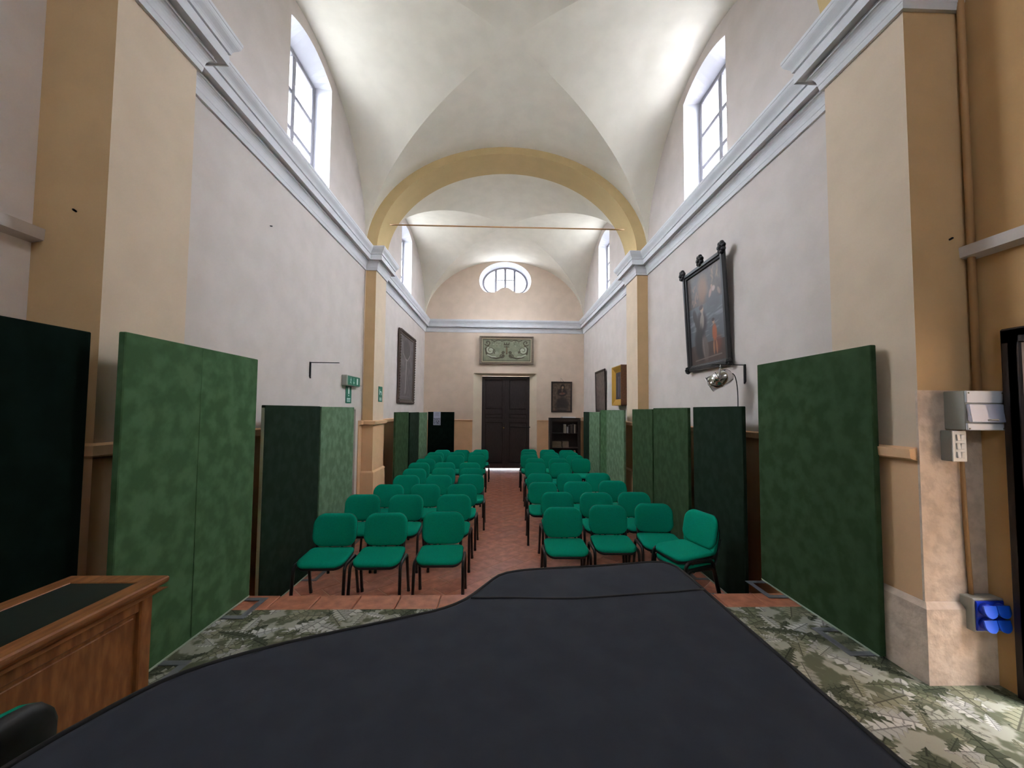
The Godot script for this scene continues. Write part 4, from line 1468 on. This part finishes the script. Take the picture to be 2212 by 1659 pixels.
func wall_things() -> void:
	# large painting on the wall of the tall bay
	var p := picture("saint_painting", "large painting of a robed saint and a child in a black carved frame", 0.86, 1.22, [Vector2(-0.01, 0.014), Vector2(0.0, 0.03), Vector2(0.02, 0.034), Vector2(0.03, 0.05), Vector2(0.065, 0.05), Vector2(0.075, 0.02), Vector2(0.075, 0)], M.black_frame, paint_saint(), Vector3(XR - 0.055, 3.17, -4.98), -PI / 2, 0.05)
	for c in [[-0.5, 0.70, 0.0], [0.5, 0.70, 0.0], [0.0, 0.73, 0.0], [-0.5, -0.66, 0.0], [0.5, -0.66, 0.0]]:
		var st := new_st(true)
		var big := 0.085 if c[1] > 0 else 0.055
		for k in 7:
			var a := TAU * k / 7.0 + 0.3
			var q := Vector3(c[0] + cos(a) * big * 0.55, c[1] + sin(a) * big * 0.6, 0.045)
			lathe(st, [Vector2(0, 0.028), Vector2(big * 0.26, 0.02), Vector2(big * 0.38, 0.0), Vector2(big * 0.26, -0.02), Vector2(0, -0.024)], 8, Transform3D(Basis(Vector3.RIGHT, PI / 2), q))
		lathe(st, [Vector2(0, 0.04), Vector2(big * 0.3, 0.03), Vector2(big * 0.5, 0.0), Vector2(0, -0.02)], 10, Transform3D(Basis(Vector3.RIGHT, PI / 2), Vector3(c[0], c[1], 0.05)))
		obj("carved_ornament", st, M.black_frame, p)
	# tall picture on the far exit-side wall
	var im := canvas(200, 230, Color(0.31, 0.295, 0.30), Color(0.41, 0.385, 0.395), 14)
	blob(im, Vector2(0.43, 0.20), Vector2(0.26, 0.16), 0, Color(0.23, 0.215, 0.22), 0.7, 0.3)
	stroke(im, [Vector2(0.16, 0.12), Vector2(0.22, 0.28), Vector2(0.38, 0.36), Vector2(0.50, 0.36), Vector2(0.66, 0.26), Vector2(0.70, 0.12)], 0.012, Color(0.60, 0.57, 0.57), 0.6)
	stroke(im, [Vector2(0.43, 0.36), Vector2(0.42, 0.60), Vector2(0.40, 0.90)], 0.026, Color(0.62, 0.60, 0.60), 0.6)
	stroke(im, [Vector2(0.15, 0.95), Vector2(0.72, 0.95)], 0.012, Color(0.42, 0.40, 0.41), 0.6)
	var q := picture("carved_frame_picture", "tall dim picture in a carved dark frame", 1.46, 1.62, [Vector2(-0.01, 0.014), Vector2(0.0, 0.026), Vector2(0.03, 0.03), Vector2(0.045, 0.055), Vector2(0.08, 0.06), Vector2(0.10, 0.03), Vector2(0.10, 0)], M.carved_frame, im, Vector3(XL + 0.012, 2.99, -10.30), PI / 2, 0.012)
	var bd := new_st(true)
	for s in [-1.0, 1.0]:
		for k in 26:
			var y := -0.86 + 1.72 * k / 25.0
			lathe(bd, [Vector2(0, 0.022), Vector2(0.022, 0.012), Vector2(0.03, 0.0), Vector2(0.02, -0.012), Vector2(0, -0.016)], 6, Transform3D(Basis(Vector3.RIGHT, PI / 2), Vector3(s * 0.805, y, 0.056)))
		for k in 23:
			var x := -0.77 + 1.54 * k / 22.0
			lathe(bd, [Vector2(0, 0.022), Vector2(0.022, 0.012), Vector2(0.03, 0.0), Vector2(0.02, -0.012), Vector2(0, -0.016)], 6, Transform3D(Basis(Vector3.RIGHT, PI / 2), Vector3(x, s * 0.885, 0.056)))
	obj("leaf_moulding", bd, M.carved_frame, q)
	# narrow brown picture and gilt box frame on the far bookcase-side wall
	im = canvas(200, 220, Color(0.33, 0.275, 0.255), Color(0.44, 0.385, 0.36), 24)
	blob(im, Vector2(0.45, 0.38), Vector2(0.10, 0.16), 0, Color(0.40, 0.36, 0.33), 0.7)
	blob(im, Vector2(0.47, 0.26), Vector2(0.045, 0.06), 0, Color(0.46, 0.40, 0.35), 0.8)
	blob(im, Vector2(0.44, 0.72), Vector2(0.06, 0.22), 0.05, Color(0.43, 0.40, 0.38), 0.7)
	picture("narrow_picture", "dim brown picture in a thin wooden frame beside the gilt one", 0.93, 1.02, [Vector2(-0.01, 0.014), Vector2(0.0, 0.022), Vector2(0.03, 0.03), Vector2(0.05, 0.026), Vector2(0.05, 0)], M.umber_frame, im, Vector3(XR - 0.03, 2.46, -10.50), -PI / 2, 0.02)
	im = canvas(120, 170, Color(0.15, 0.15, 0.19), Color(0.22, 0.21, 0.26), 34)
	stroke(im, [Vector2(0.36, 0.25), Vector2(0.37, 0.5), Vector2(0.34, 0.9)], 0.035, Color(0.42, 0.44, 0.56), 0.55)
	blob(im, Vector2(0.36, 0.20), Vector2(0.045, 0.06), 0, Color(0.50, 0.48, 0.52), 0.8)
	var g := picture("gilt_box_picture", "small dark picture deep in a gilt box frame", 0.42, 0.60, [Vector2(-0.005, 0.09), Vector2(0.01, 0.104), Vector2(0.03, 0.108), Vector2(0.11, 0.145), Vector2(0.125, 0.15), Vector2(0.135, 0.15)], M.gilt, im, Vector3(XR - 0.006, 2.49, -8.66), -PI / 2, 0.0, "painting", 0.092)
	var sd := new_st()
	for s in [-1.0, 1.0]:
		box(sd, Vector3(s * 0.341, 0, 0.077), Vector3(0.012, 0.87, 0.145))
		box(sd, Vector3(0, s * 0.431, 0.077), Vector3(0.694, 0.012, 0.145))
	obj("box_side", sd, M.frame_brown, g)
	# iron brackets
	for b in [[XL, 1.0, 2.54, -5.19, "bare iron bracket on the exit-sign wall"], [XR, -1.0, 2.46, -4.28, "iron bracket carrying the chrome spotlight"]]:
		var t := thing("iron_bracket", b[4], "bracket", Vector3(b[0], b[2], b[3]))
		var a := new_st()
		cbox(a, Vector3(b[1] * 0.19, -0.008, 0), Vector3(0.38, 0.008, 0.03), 0.002)
		obj("arm", a, M.iron, t)
		var l := new_st()
		plate(l, PackedVector2Array([Vector2(-0.015, 0.0), Vector2(0.015, 0.0), Vector2(0.015, -0.19), Vector2(-0.006, -0.215), Vector2(-0.015, -0.215)]), func(v, h): return Vector3(b[1] * (0.001 + h), v.y, v.x), 0.0, 0.012)
		obj("wall_plate", l, M.iron, t)
	# chrome spotlight hanging from the arm
	var lamp := thing("spotlight", "chrome can spotlight hanging on the bracket below the painting", "spotlight", Vector3(2.42, 2.29, -4.27))
	var axis := Vector3(-0.70, -0.46, -0.52).normalized()
	var side := axis.cross(Vector3.UP).normalized()
	var xf := Transform3D(Basis(side, axis, side.cross(axis)).scaled(Vector3.ONE * 1.15), Vector3.ZERO)
	var can := new_st(true)
	lathe(can, [Vector2(0.0, -0.115), Vector2(0.03, -0.112), Vector2(0.058, -0.095), Vector2(0.074, -0.062), Vector2(0.078, -0.02), Vector2(0.078, 0.0)], 24, xf)
	obj("rear_housing", can, M.chrome, lamp)
	var bar := new_st(true)
	lathe(bar, [Vector2(0.078, 0.0), Vector2(0.082, 0.002), Vector2(0.082, 0.012), Vector2(0.074, 0.014), Vector2(0.074, 0.10), Vector2(0.079, 0.102), Vector2(0.079, 0.108), Vector2(0.068, 0.108), Vector2(0.068, 0.02), Vector2(0, 0.02)], 24, xf)
	obj("barrel", bar, M.chrome, lamp)
	var clip := new_st()
	for s in [-1.0, 1.0]:
		cbox(clip, xf * Vector3(s * 0.075, 0.104, 0), Vector3(0.006, 0.014, 0.03), 0.001, xf.basis)
	obj("colour_clip", clip, M.chrome, lamp)
	var yoke := new_st(true)
	var yp := []
	for k in 11:
		var a := PI * k / 10.0
		yp.append(Vector3(0, sin(a) * 0.128, 0) + side * cos(a) * 0.1)
	tube(yoke, yp, 0.008, 8, Vector2(1.6, 0.4))
	tube(yoke, [Vector3(0, 0.12, 0), Vector3(0, 0.163, 0)], 0.008, 8)
	obj("yoke", yoke, M.chrome, lamp)
	var cab := new_st(true)
	var tail: Vector3 = xf * Vector3(0, -0.11, 0)
	var cp := []
	for k in 13:
		var s := k / 12.0
		cp.append(tail + Vector3(0.055 * sin(s * 2.4), 0.012 * sin(s * PI) - 0.62 * s * s, 0.02 * s))
	tube(cab, cp, 0.005, 6)
	obj("cable", cab, M.cable_black, lamp)
	# exit sign light box
	var ex := thing("exit_sign", "green emergency exit sign box with running figure and arrow", "sign", Vector3(XL, 2.385, -6.50))
	var eb := new_st()
	cbox(eb, Vector3(0.044, 0, 0), Vector3(0.088, 0.165, 0.57), 0.008)
	obj("housing", eb, M.grey_plastic, ex)
	im = Image.create(256, 72, false, Image.FORMAT_RGB8)
	im.fill(Color(0.02, 0.42, 0.32))
	var wc := Color(0.9, 0.95, 0.93)
	blob(im, Vector2(0.92, 0.20), Vector2(0.06, 0.065), 0, wc, 1, 0.1)
	stroke(im, [Vector2(0.90, 0.30), Vector2(0.86, 0.58)], 0.06, wc)
	stroke(im, [Vector2(0.86, 0.58), Vector2(0.98, 0.70), Vector2(0.96, 0.88)], 0.035, wc)
	stroke(im, [Vector2(0.85, 0.58), Vector2(0.76, 0.72), Vector2(0.64, 0.74)], 0.035, wc)
	stroke(im, [Vector2(0.90, 0.34), Vector2(1.04, 0.44)], 0.03, wc)
	stroke(im, [Vector2(0.89, 0.34), Vector2(0.76, 0.42)], 0.03, wc)
	stroke(im, [Vector2(1.74, 0.16), Vector2(1.74, 0.80)], 0.04, wc)
	stroke(im, [Vector2(1.58, 0.60), Vector2(1.74, 0.84), Vector2(1.90, 0.60)], 0.04, wc)
	im.fill_rect(Rect2i(186, 10, 30, 52), wc)
	var ef := new_st()
	uv_quad(ef, Vector3(0.089, -0.072, 0.255), Vector3(0.089, -0.072, -0.275), Vector3(0.089, 0.072, -0.275), Vector3(0.089, 0.072, 0.255))
	obj("sign_face", ef, printed("exit_print", im, 0.4), ex)
	var ec := new_st(true)
	tube(ec, [Vector3(0.01, -0.04, -0.285), Vector3(0.006, -0.045, -0.645)], 0.006, 6)
	obj("supply_cable", ec, M.grey_plastic, ex)
	# green plates
	for k in 2:
		im = Image.create(72, 104, false, Image.FORMAT_RGB8)
		im.fill(Color(0.03, 0.44, 0.34))
		if k == 0:
			im.fill_rect(Rect2i(30, 10, 13, 40), wc)
			im.fill_rect(Rect2i(32, 56, 9, 7), wc)
		else:
			im.fill_rect(Rect2i(14, 16, 12, 40), wc)
			stroke(im, [Vector2(0.22, 0.34), Vector2(0.46, 0.34), Vector2(0.50, 0.38), Vector2(0.50, 0.54)], 0.05, wc)
		for r in [76, 84, 92]:
			im.fill_rect(Rect2i(14, r, 44, 4), wc)
		var pl := thing("sign_plate", ["green plate with a white bar hanging below the exit sign box", "green plate with a white pictogram on the pilaster"][k], "sign", [Vector3(XL, 2.17, -6.51), Vector3(PL, 2.215, -7.55)][k])
		var ps := new_st()
		cbox(ps, Vector3(0.004, 0, 0), Vector3(0.006, 0.29, 0.235), 0.001)
		obj("plate", ps, M.sign_green, pl)
		var pf := new_st()
		uv_quad(pf, Vector3(0.0075, -0.143, 0.116), Vector3(0.0075, -0.143, -0.116), Vector3(0.0075, 0.143, -0.116), Vector3(0.0075, 0.143, 0.116))
		obj("plate_print", pf, printed("plate_%d" % k, im, 0.4), pl)
	# cable running up the corner beside the pilaster
	var up := new_st(true)
	tube(up, [Vector3(XL + 0.012, 1.74, Z3 + 0.012), Vector3(XL + 0.012, CB, Z3 + 0.012)], 0.009, 6)
	tag(obj("wall_cable", up, M.pier_paint), "painted cable in the corner beside the emergency-plate pilaster", "cable")
	# nails and hooks
	for n in [[Vector3(XL, 3.89, -4.22), Vector3(1, 0.1, -0.5), "bent nail high on the wall above the velvet boards"], [Vector3(-2.47, 3.06, Z1), Vector3(0.2, 0.1, 1), "rusty nail in the pilaster beside the desk"], [Vector3(2.75, 3.0, Z1), Vector3(-0.2, 0.1, 1), "rusty nail in the pilaster above the electrical box"]]:
		var s := new_st(true)
		var dd: Vector3 = n[1].normalized()
		tube(s, [n[0] - dd * 0.005, n[0] + dd * 0.022], 0.006, 6)
		tag(obj("nail", s, M.iron), n[2], "nail")


func end_wall_things() -> void:
	# embroidered frontal over the door
	var im := canvas(384, 192, Color(0.46, 0.475, 0.39), Color(0.53, 0.535, 0.44), 44, 0.02)
	var dk := Color(0.27, 0.235, 0.17)
	var lt := Color(0.68, 0.68, 0.60)
	for s in [-1.0, 1.0]:
		var cx := func(x: float, y: float) -> Vector2: return Vector2(1.0 + s * x, y)
		scroll(im, cx.call(0.78, 0.18), 0.13, 1.1, 0.6 if s > 0 else PI - 0.6, s, 0.020, dk)
		scroll(im, cx.call(0.66, 0.50), 0.20, 1.4, -1.2 if s > 0 else PI + 1.2, s, 0.029, dk)
		scroll(im, cx.call(0.66, 0.50), 0.15, 1.2, -0.9 if s > 0 else PI + 0.9, s, 0.038, lt)
		blob(im, cx.call(0.66, 0.48), Vector2(0.06, 0.07), 0, lt, 0.9)
		stroke(im, [cx.call(0.86, 0.42), cx.call(0.82, 0.66), cx.call(0.66, 0.80), cx.call(0.42, 0.86), cx.call(0.22, 0.80), cx.call(0.10, 0.70)], 0.030, dk, 0.8)
		stroke(im, [cx.call(0.78, 0.70), cx.call(0.60, 0.78), cx.call(0.44, 0.78)], 0.030, lt, 0.8)
		scroll(im, cx.call(0.20, 0.74), 0.10, 1.2, PI if s > 0 else 0.0, -s, 0.020, dk)
		stroke(im, [cx.call(0.62, 0.07), cx.call(0.50, 0.12), cx.call(0.36, 0.06), cx.call(0.20, 0.10), cx.call(0.0, 0.06)], 0.018, dk, 0.7)
		for k in 9:
			blob(im, cx.call(0.25 + 0.36 * rng.randf(), 0.10 + 0.22 * rng.randf()), Vector2(0.018, 0.02), 0, [dk, lt][k % 2], 0.8)
		for k in 5:
			blob(im, cx.call(0.46 + 0.1 * rng.randf(), 0.48 + 0.16 * rng.randf()), Vector2(0.03, 0.03), 0, dk, 0.7)
		blob(im, cx.call(0.40, 0.62), Vector2(0.09, 0.08), 0, lt, 0.35)
		# foot scrolls of the monogram
		scroll(im, cx.call(0.13, 0.60), 0.07, 1.3, 1.6, -s, 0.020, dk)
	stroke(im, [Vector2(1.0, 0.34), Vector2(1.0, 0.66)], 0.035, dk, 0.9)
	stroke(im, [Vector2(1.0, 0.36), Vector2(1.0, 0.62)], 0.014, Color(0.52, 0.43, 0.28), 0.9)
	stroke(im, [Vector2(0.90, 0.35), Vector2(1.10, 0.35)], 0.022, dk, 0.8)
	stroke(im, [Vector2(0.90, 0.26), Vector2(1.10, 0.26)], 0.030, dk, 0.9)
	for x in [-0.08, 0.0, 0.08]:
		stroke(im, [Vector2(1.0 + x, 0.24), Vector2(1.0 + x * 1.3, 0.17)], 0.022, dk, 0.9)
	for q in [[Vector2(0.05, 0.05), Vector2(1.95, 0.05)], [Vector2(0.05, 0.95), Vector2(1.95, 0.95)], [Vector2(0.05, 0.05), Vector2(0.05, 0.95)], [Vector2(1.95, 0.05), Vector2(1.95, 0.95)]]:
		stroke(im, q, 0.010, dk, 0.6)
	var ef := picture("embroidered_frontal", "green embroidered panel with scrolls and crowned monogram above the door", 1.60, 0.755, [Vector2(-0.012, 0.014), Vector2(0.0, 0.03), Vector2(0.012, 0.034), Vector2(0.02, 0.028), Vector2(0.05, 0.05), Vector2(0.075, 0.05), Vector2(0.08, 0.02), Vector2(0.08, 0)], M.silvered_frame, im, Vector3(0.168, 3.88, Z5 + 0.045), 0.0, 0.04, "textile panel")
	obj("gilt_slip", pic_frame(1.57, 0.725, [Vector2(0.0, 0.014), Vector2(0.004, 0.034), Vector2(0.02, 0.036), Vector2(0.022, 0.014)]), M.pale_gilt, ef)
	# painting of a woman beside the door
	im = canvas(160, 235, Color(0.27, 0.215, 0.18), Color(0.44, 0.375, 0.31), 54, 0.035)
	blob(im, Vector2(0.35, 0.10), Vector2(0.2, 0.12), 0, Color(0.42, 0.37, 0.29), 0.5, 0.6)
	blob(im, Vector2(0.36, 0.78), Vector2(0.26, 0.30), 0, Color(0.155, 0.12, 0.12), 0.8, 0.4)
	blob(im, Vector2(0.36, 0.34), Vector2(0.19, 0.15), 0, Color(0.16, 0.12, 0.115), 1.0, 0.3)
	blob(im, Vector2(0.375, 0.15), Vector2(0.085, 0.11), 0.1, Color(0.13, 0.095, 0.08), 1.0, 0.3)
	blob(im, Vector2(0.375, 0.165), Vector2(0.045, 0.06), 0.2, Color(0.60, 0.50, 0.40))
	blob(im, Vector2(0.36, 0.26), Vector2(0.04, 0.07), 0.1, Color(0.42, 0.34, 0.29), 0.8)
	blob(im, Vector2(0.36, 0.38), Vector2(0.13, 0.045), -0.1, Color(0.50, 0.38, 0.32), 0.8)
	blob(im, Vector2(0.37, 0.37), Vector2(0.05, 0.03), 0.4, Color(0.42, 0.22, 0.18), 0.8)
	blob(im, Vector2(0.60, 0.33), Vector2(0.05, 0.14), 0, Color(0.40, 0.35, 0.31), 0.5, 0.6)
	blob(im, Vector2(0.36, 0.92), Vector2(0.2, 0.05), 0, Color(0.40, 0.36, 0.33), 0.5, 0.6)
	var md := picture("figure_painting", "dark painting of a seated woman in a veil hanging beside the door", 0.60, 0.92, [Vector2(-0.01, 0.014), Vector2(0.0, 0.026), Vector2(0.02, 0.034), Vector2(0.04, 0.03), Vector2(0.04, 0)], M.umber_frame, im, Vector3(1.972, 2.375, Z5 + 0.03), 0.0, 0.03)
	var wire := new_st(true)
	tube(wire, [Vector3(-0.02, 0.47, 0.0), Vector3(-0.03, 0.62, -0.01), Vector3(0.09, 0.47, 0.0)], 0.004, 5)
	obj("hanging_wire", wire, M.iron, md)
	# poster on the black-green board
	im = Image.create(110, 206, false, Image.FORMAT_RGB8)
	im.fill(Color(0.74, 0.75, 0.84))
	for k in 5:
		im.fill_rect(Rect2i(28 - k * 3, 16 + k * 12, 54 + k * 5, 3), Color(0.48, 0.49, 0.62))
	var fn := FastNoiseLite.new()
	fn.seed = 91
	fn.frequency = 0.075
	fn.fractal_octaves = 2
	for y in range(96, 200):
		for x in range(4, 106):
			if fn.get_noise_2d(x, y) > 0.02:
				im.set_pixel(x, y, Color(0.20, 0.20, 0.30))
	im.fill_rect(Rect2i(66, 150, 2, 48), Color(0.20, 0.20, 0.30))
	var po := new_st()
	uv_quad(po, Vector3(-0.11, -0.205, 0.0015), Vector3(0.11, -0.205, 0.0015), Vector3(0.11, 0.205, 0.0015), Vector3(-0.11, 0.205, 0.0015))
	var pb := new_st()
	box(pb, Vector3(0, 0, 0), Vector3(0.221, 0.411, 0.002))
	var poster := thing("poster", "pale paper poster with black and white artwork on the black-green board", "poster", Vector3(-1.97, 1.66, -12.238 + 0.002))
	obj("sheet", pb, M.paper, poster)
	obj("poster_print", po, printed("poster_print", im, 0.7), poster)
	# bookcase
	var bc := thing("bookcase", "dark wooden bookcase in the corner beside the door", "bookcase", Vector3(2.04, 0, Z5 + 0.02))
	var w := 0.98
	var d := 0.34
	var h := 1.70
	for s in [-1.0, 1.0]:
		var sd := new_st()
		cbox(sd, Vector3(s * (w / 2 - 0.02), h / 2, d / 2), Vector3(0.04, h - 0.06, d), 0.004)
		obj("side_panel", sd, M.dark_wood, bc)
		var st := new_st()
		cbox(st, Vector3(s * (w / 2 - 0.04), h / 2 - 0.03, d + 0.008), Vector3(0.08, h - 0.12, 0.016), 0.003)
		obj("front_stile", st, M.dark_wood, bc)
	var bk := new_st()
	box(bk, Vector3(0, h / 2, 0.01), Vector3(w - 0.06, h - 0.08, 0.012))
	obj("back_panel", bk, M.dark_wood, bc)
	for y in [0.09, 0.40, 0.755, 1.215]:
		var sh := new_st()
		cbox(sh, Vector3(0, y - 0.011, d / 2), Vector3(w - 0.081, 0.022, d - 0.03), 0.003)
		obj("shelf", sh, M.dark_wood, bc)
	var tp := new_st()
	sweep(tp, [Vector2(-w / 2, 0.0), Vector2(-w / 2, d + 0.016), Vector2(w / 2, d + 0.016), Vector2(w / 2, 0.0)], [Vector2(-0.02, 0), Vector2(0.0, 0), Vector2(0.005, 0.02), Vector2(-0.012, 0.03), Vector2(-0.05, 0.075), Vector2(-0.055, 0.1), Vector2(0.3, 0.1)].map(func(p): return Vector2(p.x * -1.0, p.y)) if false else [Vector2(0, 0), Vector2(-0.005, 0.0), Vector2(-0.012, 0.03), Vector2(-0.05, 0.075), Vector2(-0.055, 0.1), Vector2(0, 0.1)], h - 0.1)
	box(tp, Vector3(0, h - 0.012, d / 2), Vector3(w, 0.024, d + 0.03))
	box(tp, Vector3(0, h - 0.075, d + 0.004), Vector3(w - 0.02, 0.07, 0.02))
	obj("crown_moulding", tp, M.dark_wood, bc)
	var pk := new_st()
	cbox(pk, Vector3(0, 0.04, d + 0.0), Vector3(w, 0.08, 0.03), 0.004)
	obj("plinth", pk, M.dark_wood, bc)
	# books
	var o := bc.position
	var upright := [[0.04, 0.07, 0.275, Color(0.66, 0.62, 0.55), "thick cream book first in the row on the bookcase shelf"], [0.125, 0.022, 0.20, Color(0.80, 0.80, 0.82), "short thin white book on the bookcase shelf"], [0.18, 0.055, 0.25, Color(0.17, 0.14, 0.15), "dark brown book between white and grey on the bookcase shelf"],
		[0.245, 0.05, 0.27, Color(0.36, 0.33, 0.30), "grey-brown book in the row on the bookcase shelf"], [0.305, 0.035, 0.285, Color(0.22, 0.20, 0.22), "slim dark book in the row on the bookcase shelf"], [0.345, 0.035, 0.28, Color(0.70, 0.66, 0.60), "slim cream book near the end of the row on the bookcase shelf"], [0.40, 0.03, 0.265, Color(0.30, 0.24, 0.22), "last reddish brown book of the row on the bookcase shelf"]]
	for k in upright.size():
		var u: Array = upright[k]
		var bm := mat("book_cloth_%d" % k, u[3], 0.7)
		book("book", u[4], o + Vector3(u[0] - 0.03, 1.215, 0.17), Vector3(u[1], u[2], 0.20), bm, "books on the bookcase shelves")
	var ord := ["lowest", "middle", "top"]
	for c in 2:
		for k in 3:
			var hh: float = [0.07, 0.06, 0.06][k]
			var yy: float = [0.0, 0.072, 0.134][k]
			var bm := mat("volume_%d_%d" % [c, k], [Color(0.50, 0.43, 0.37), Color(0.44, 0.38, 0.33)][(c + k) % 2], 0.8)
			book("bound_volume", "%s lying volume in the %s stack on the lower bookcase shelf" % [ord[k], "wider" if c == 0 else "narrower"], o + Vector3([-0.26, 0.03][c], 0.755 + yy, 0.16), Vector3([0.29, 0.19][c], hh, 0.22), bm, "lying volumes in the bookcase")
	var low := mat("book_white", Color(0.78, 0.74, 0.68), 0.8)
	book("book", "single pale book upright on the bottom bookcase shelves", o + Vector3(0.33, 0.40, 0.17), Vector3(0.035, 0.26, 0.2), low, "books on the bookcase shelves")
	var ps := new_st()
	for k in 4:
		cbox(ps, Vector3(0.01 * sin(k * 2.1), 0.005 + 0.009 * k, 0.004 * cos(k)), Vector3(0.42, 0.0085, 0.28), 0.001, Basis(Vector3.UP, 0.03 * sin(k * 1.7)))
	var pst := obj("paper_stack", ps, M.paper)
	pst.position = o + Vector3(0.13, h + 0.0005, 0.17)
	tag(pst, "flat stack of white paper on top of the bookcase", "papers")


func book(called: String, label: String, at: Vector3, s: Vector3, m: Material, group: String) -> void:
	var t := thing(called, label, "book", at, 0, group)
	var c := new_st()
	cbox(c, Vector3(0, s.y / 2, 0), s, 0.003)
	obj("cover", c, m, t)
	var p := new_st()
	if s.y > s.x:
		box(p, Vector3(0, s.y / 2 + 0.0006, -0.002), Vector3(s.x * 0.8, s.y, s.z * 0.94))
	else:
		box(p, Vector3(0, s.y / 2, 0.0012), Vector3(s.x * 0.96, s.y * 0.72, s.z))
	obj("page_block", p, M.paper if s.y > s.x else M.silvered_frame, t)


# ============================================================ electrics on the near pier
func electrics() -> void:
	var zf := Z1 + 0.012
	# fuse box
	var fb := thing("fuse_box", "grey fuse box with a smoky flap beside the side door", "fuse box", Vector3(2.765, 1.95, zf))
	var body := new_st()
	cbox(body, Vector3(0, 0, 0.055), Vector3(0.225, 0.225, 0.11), 0.004)
	obj("housing", body, M.grey_plastic, fb)
	var fr := new_st()
	cbox(fr, Vector3(0, 0.078, 0.114), Vector3(0.225, 0.07, 0.012), 0.003)
	obj("front_cover", fr, M.white_plastic, fb)
	fr = new_st()
	cbox(fr, Vector3(0, -0.093, 0.114), Vector3(0.225, 0.04, 0.012), 0.003)
	obj("front_cover", fr, M.white_plastic, fb)
	var br := new_st()
	box(br, Vector3(0, -0.015, 0.112), Vector3(0.2, 0.09, 0.008))
	obj("breaker_strip", br, M.white_plastic, fb)
	var fl := new_st()
	cbox(fl, Vector3(0.0, -0.016, 0.128), Vector3(0.228, 0.106, 0.018), 0.004, Basis(Vector3.RIGHT, -0.12))
	obj("flap", fl, M.smoky_cover, fb)
	var hd := new_st(true)
	tube(hd, [Vector3(-0.02, -0.055, 0.142), Vector3(-0.012, -0.052, 0.15), Vector3(0.03, -0.052, 0.15), Vector3(0.038, -0.055, 0.142)], 0.004, 6)
	obj("flap_handle", hd, M.grey_plastic, fb)
	for q in [[-0.1, 0.1], [0.1, 0.1], [-0.1, -0.103], [0.1, -0.103]]:
		var sc := new_st(true)
		lathe(sc, [Vector2(0, 0.003), Vector2(0.005, 0.002), Vector2(0.005, 0), Vector2(0, 0)], 8, Transform3D(Basis(Vector3.RIGHT, PI / 2), Vector3(q[0], q[1], 0.12)))
		obj("screw", sc, M.grey_plastic, fb)
	# switches
	var sw := thing("light_switches", "white three-gang light switches below the fuse box", "switch", Vector3(2.665, 1.742, zf))
	var sb := new_st()
	cbox(sb, Vector3(0, 0, 0.03), Vector3(0.085, 0.178, 0.06), 0.004)
	obj("back_box", sb, M.grey_plastic, sw)
	var sf := new_st()
	cbox(sf, Vector3(0, 0, 0.063), Vector3(0.085, 0.178, 0.006), 0.002)
	obj("face_plate", sf, M.switch_white, sw)
	for k in 3:
		for s in [-1.0, 1.0]:
			var r := new_st()
			cbox(r, Vector3(s * 0.012, 0.05 - 0.05 * k, 0.069), Vector3(0.021, 0.036, 0.009), 0.002, Basis(Vector3.RIGHT, 0.12 * s))
			obj("rocker", r, M.switch_white, sw)
	# blue sockets
	var so := thing("socket_box", "socket box with four blue lidded sockets low on the pilaster", "socket", Vector3(2.79, 0.785, zf))
	var bb := new_st()
	cbox(bb, Vector3(0, 0, 0.035), Vector3(0.185, 0.185, 0.07), 0.005)
	obj("back_box", bb, M.grey_plastic, so)
	var pl := new_st()
	cbox(pl, Vector3(0, 0, 0.073), Vector3(0.165, 0.165, 0.01), 0.003)
	obj("blue_plate", pl, M.socket_blue, so)
	for q in [[-0.04, 0.04], [0.04, 0.04], [-0.04, -0.04], [0.04, -0.04]]:
		var r := new_st(true)
		lathe(r, [Vector2(0.018, 0.0), Vector2(0.034, 0.0), Vector2(0.034, 0.022), Vector2(0.03, 0.024), Vector2(0.028, 0.006), Vector2(0.0, 0.006)], 20, Transform3D(Basis(Vector3.RIGHT, PI / 2), Vector3(q[0], q[1], 0.078)))
		var sk := obj("socket", r, M.socket_blue, so)
		var lid := new_st()
		var poly := PackedVector2Array()
		for k in 15:
			var a := PI * k / 14.0 + PI
			poly.append(Vector2(cos(a) * 0.037, sin(a) * 0.037))
		poly.append_array([Vector2(0.037, 0.028), Vector2(-0.037, 0.028)])
		var hb := Basis(Vector3.RIGHT, -0.22)
		plate(lid, poly, func(v, h): return Vector3(q[0], q[1] + 0.028, 0.100) + hb * Vector3(v.x, v.y - 0.028, h), 0.0, 0.007)
		obj("lid", lid, M.socket_blue_lid, sk)
	# pipe and conduits
	var pp := new_st(true)
	tube(pp, [Vector3(2.845, 2.06, Z1 + 0.03), Vector3(2.85, 4.4, Z1 + 0.03), Vector3(2.855, 7.1, Z1 + 0.03)], 0.018, 10)
	tag(obj("pipe", pp, M.conduit_paint), "ochre painted pipe rising in the corner above the fuse box", "pipe")
	var cd := new_st(true)
	tube(cd, [Vector3(2.735, 1.84, zf + 0.012), Vector3(2.745, 1.3, zf + 0.012), Vector3(2.76, 0.875, zf + 0.012)], 0.011, 8)
	tag(obj("conduit", cd, M.conduit_paint), "ochre conduit from the fuse box down to the blue sockets", "conduit")
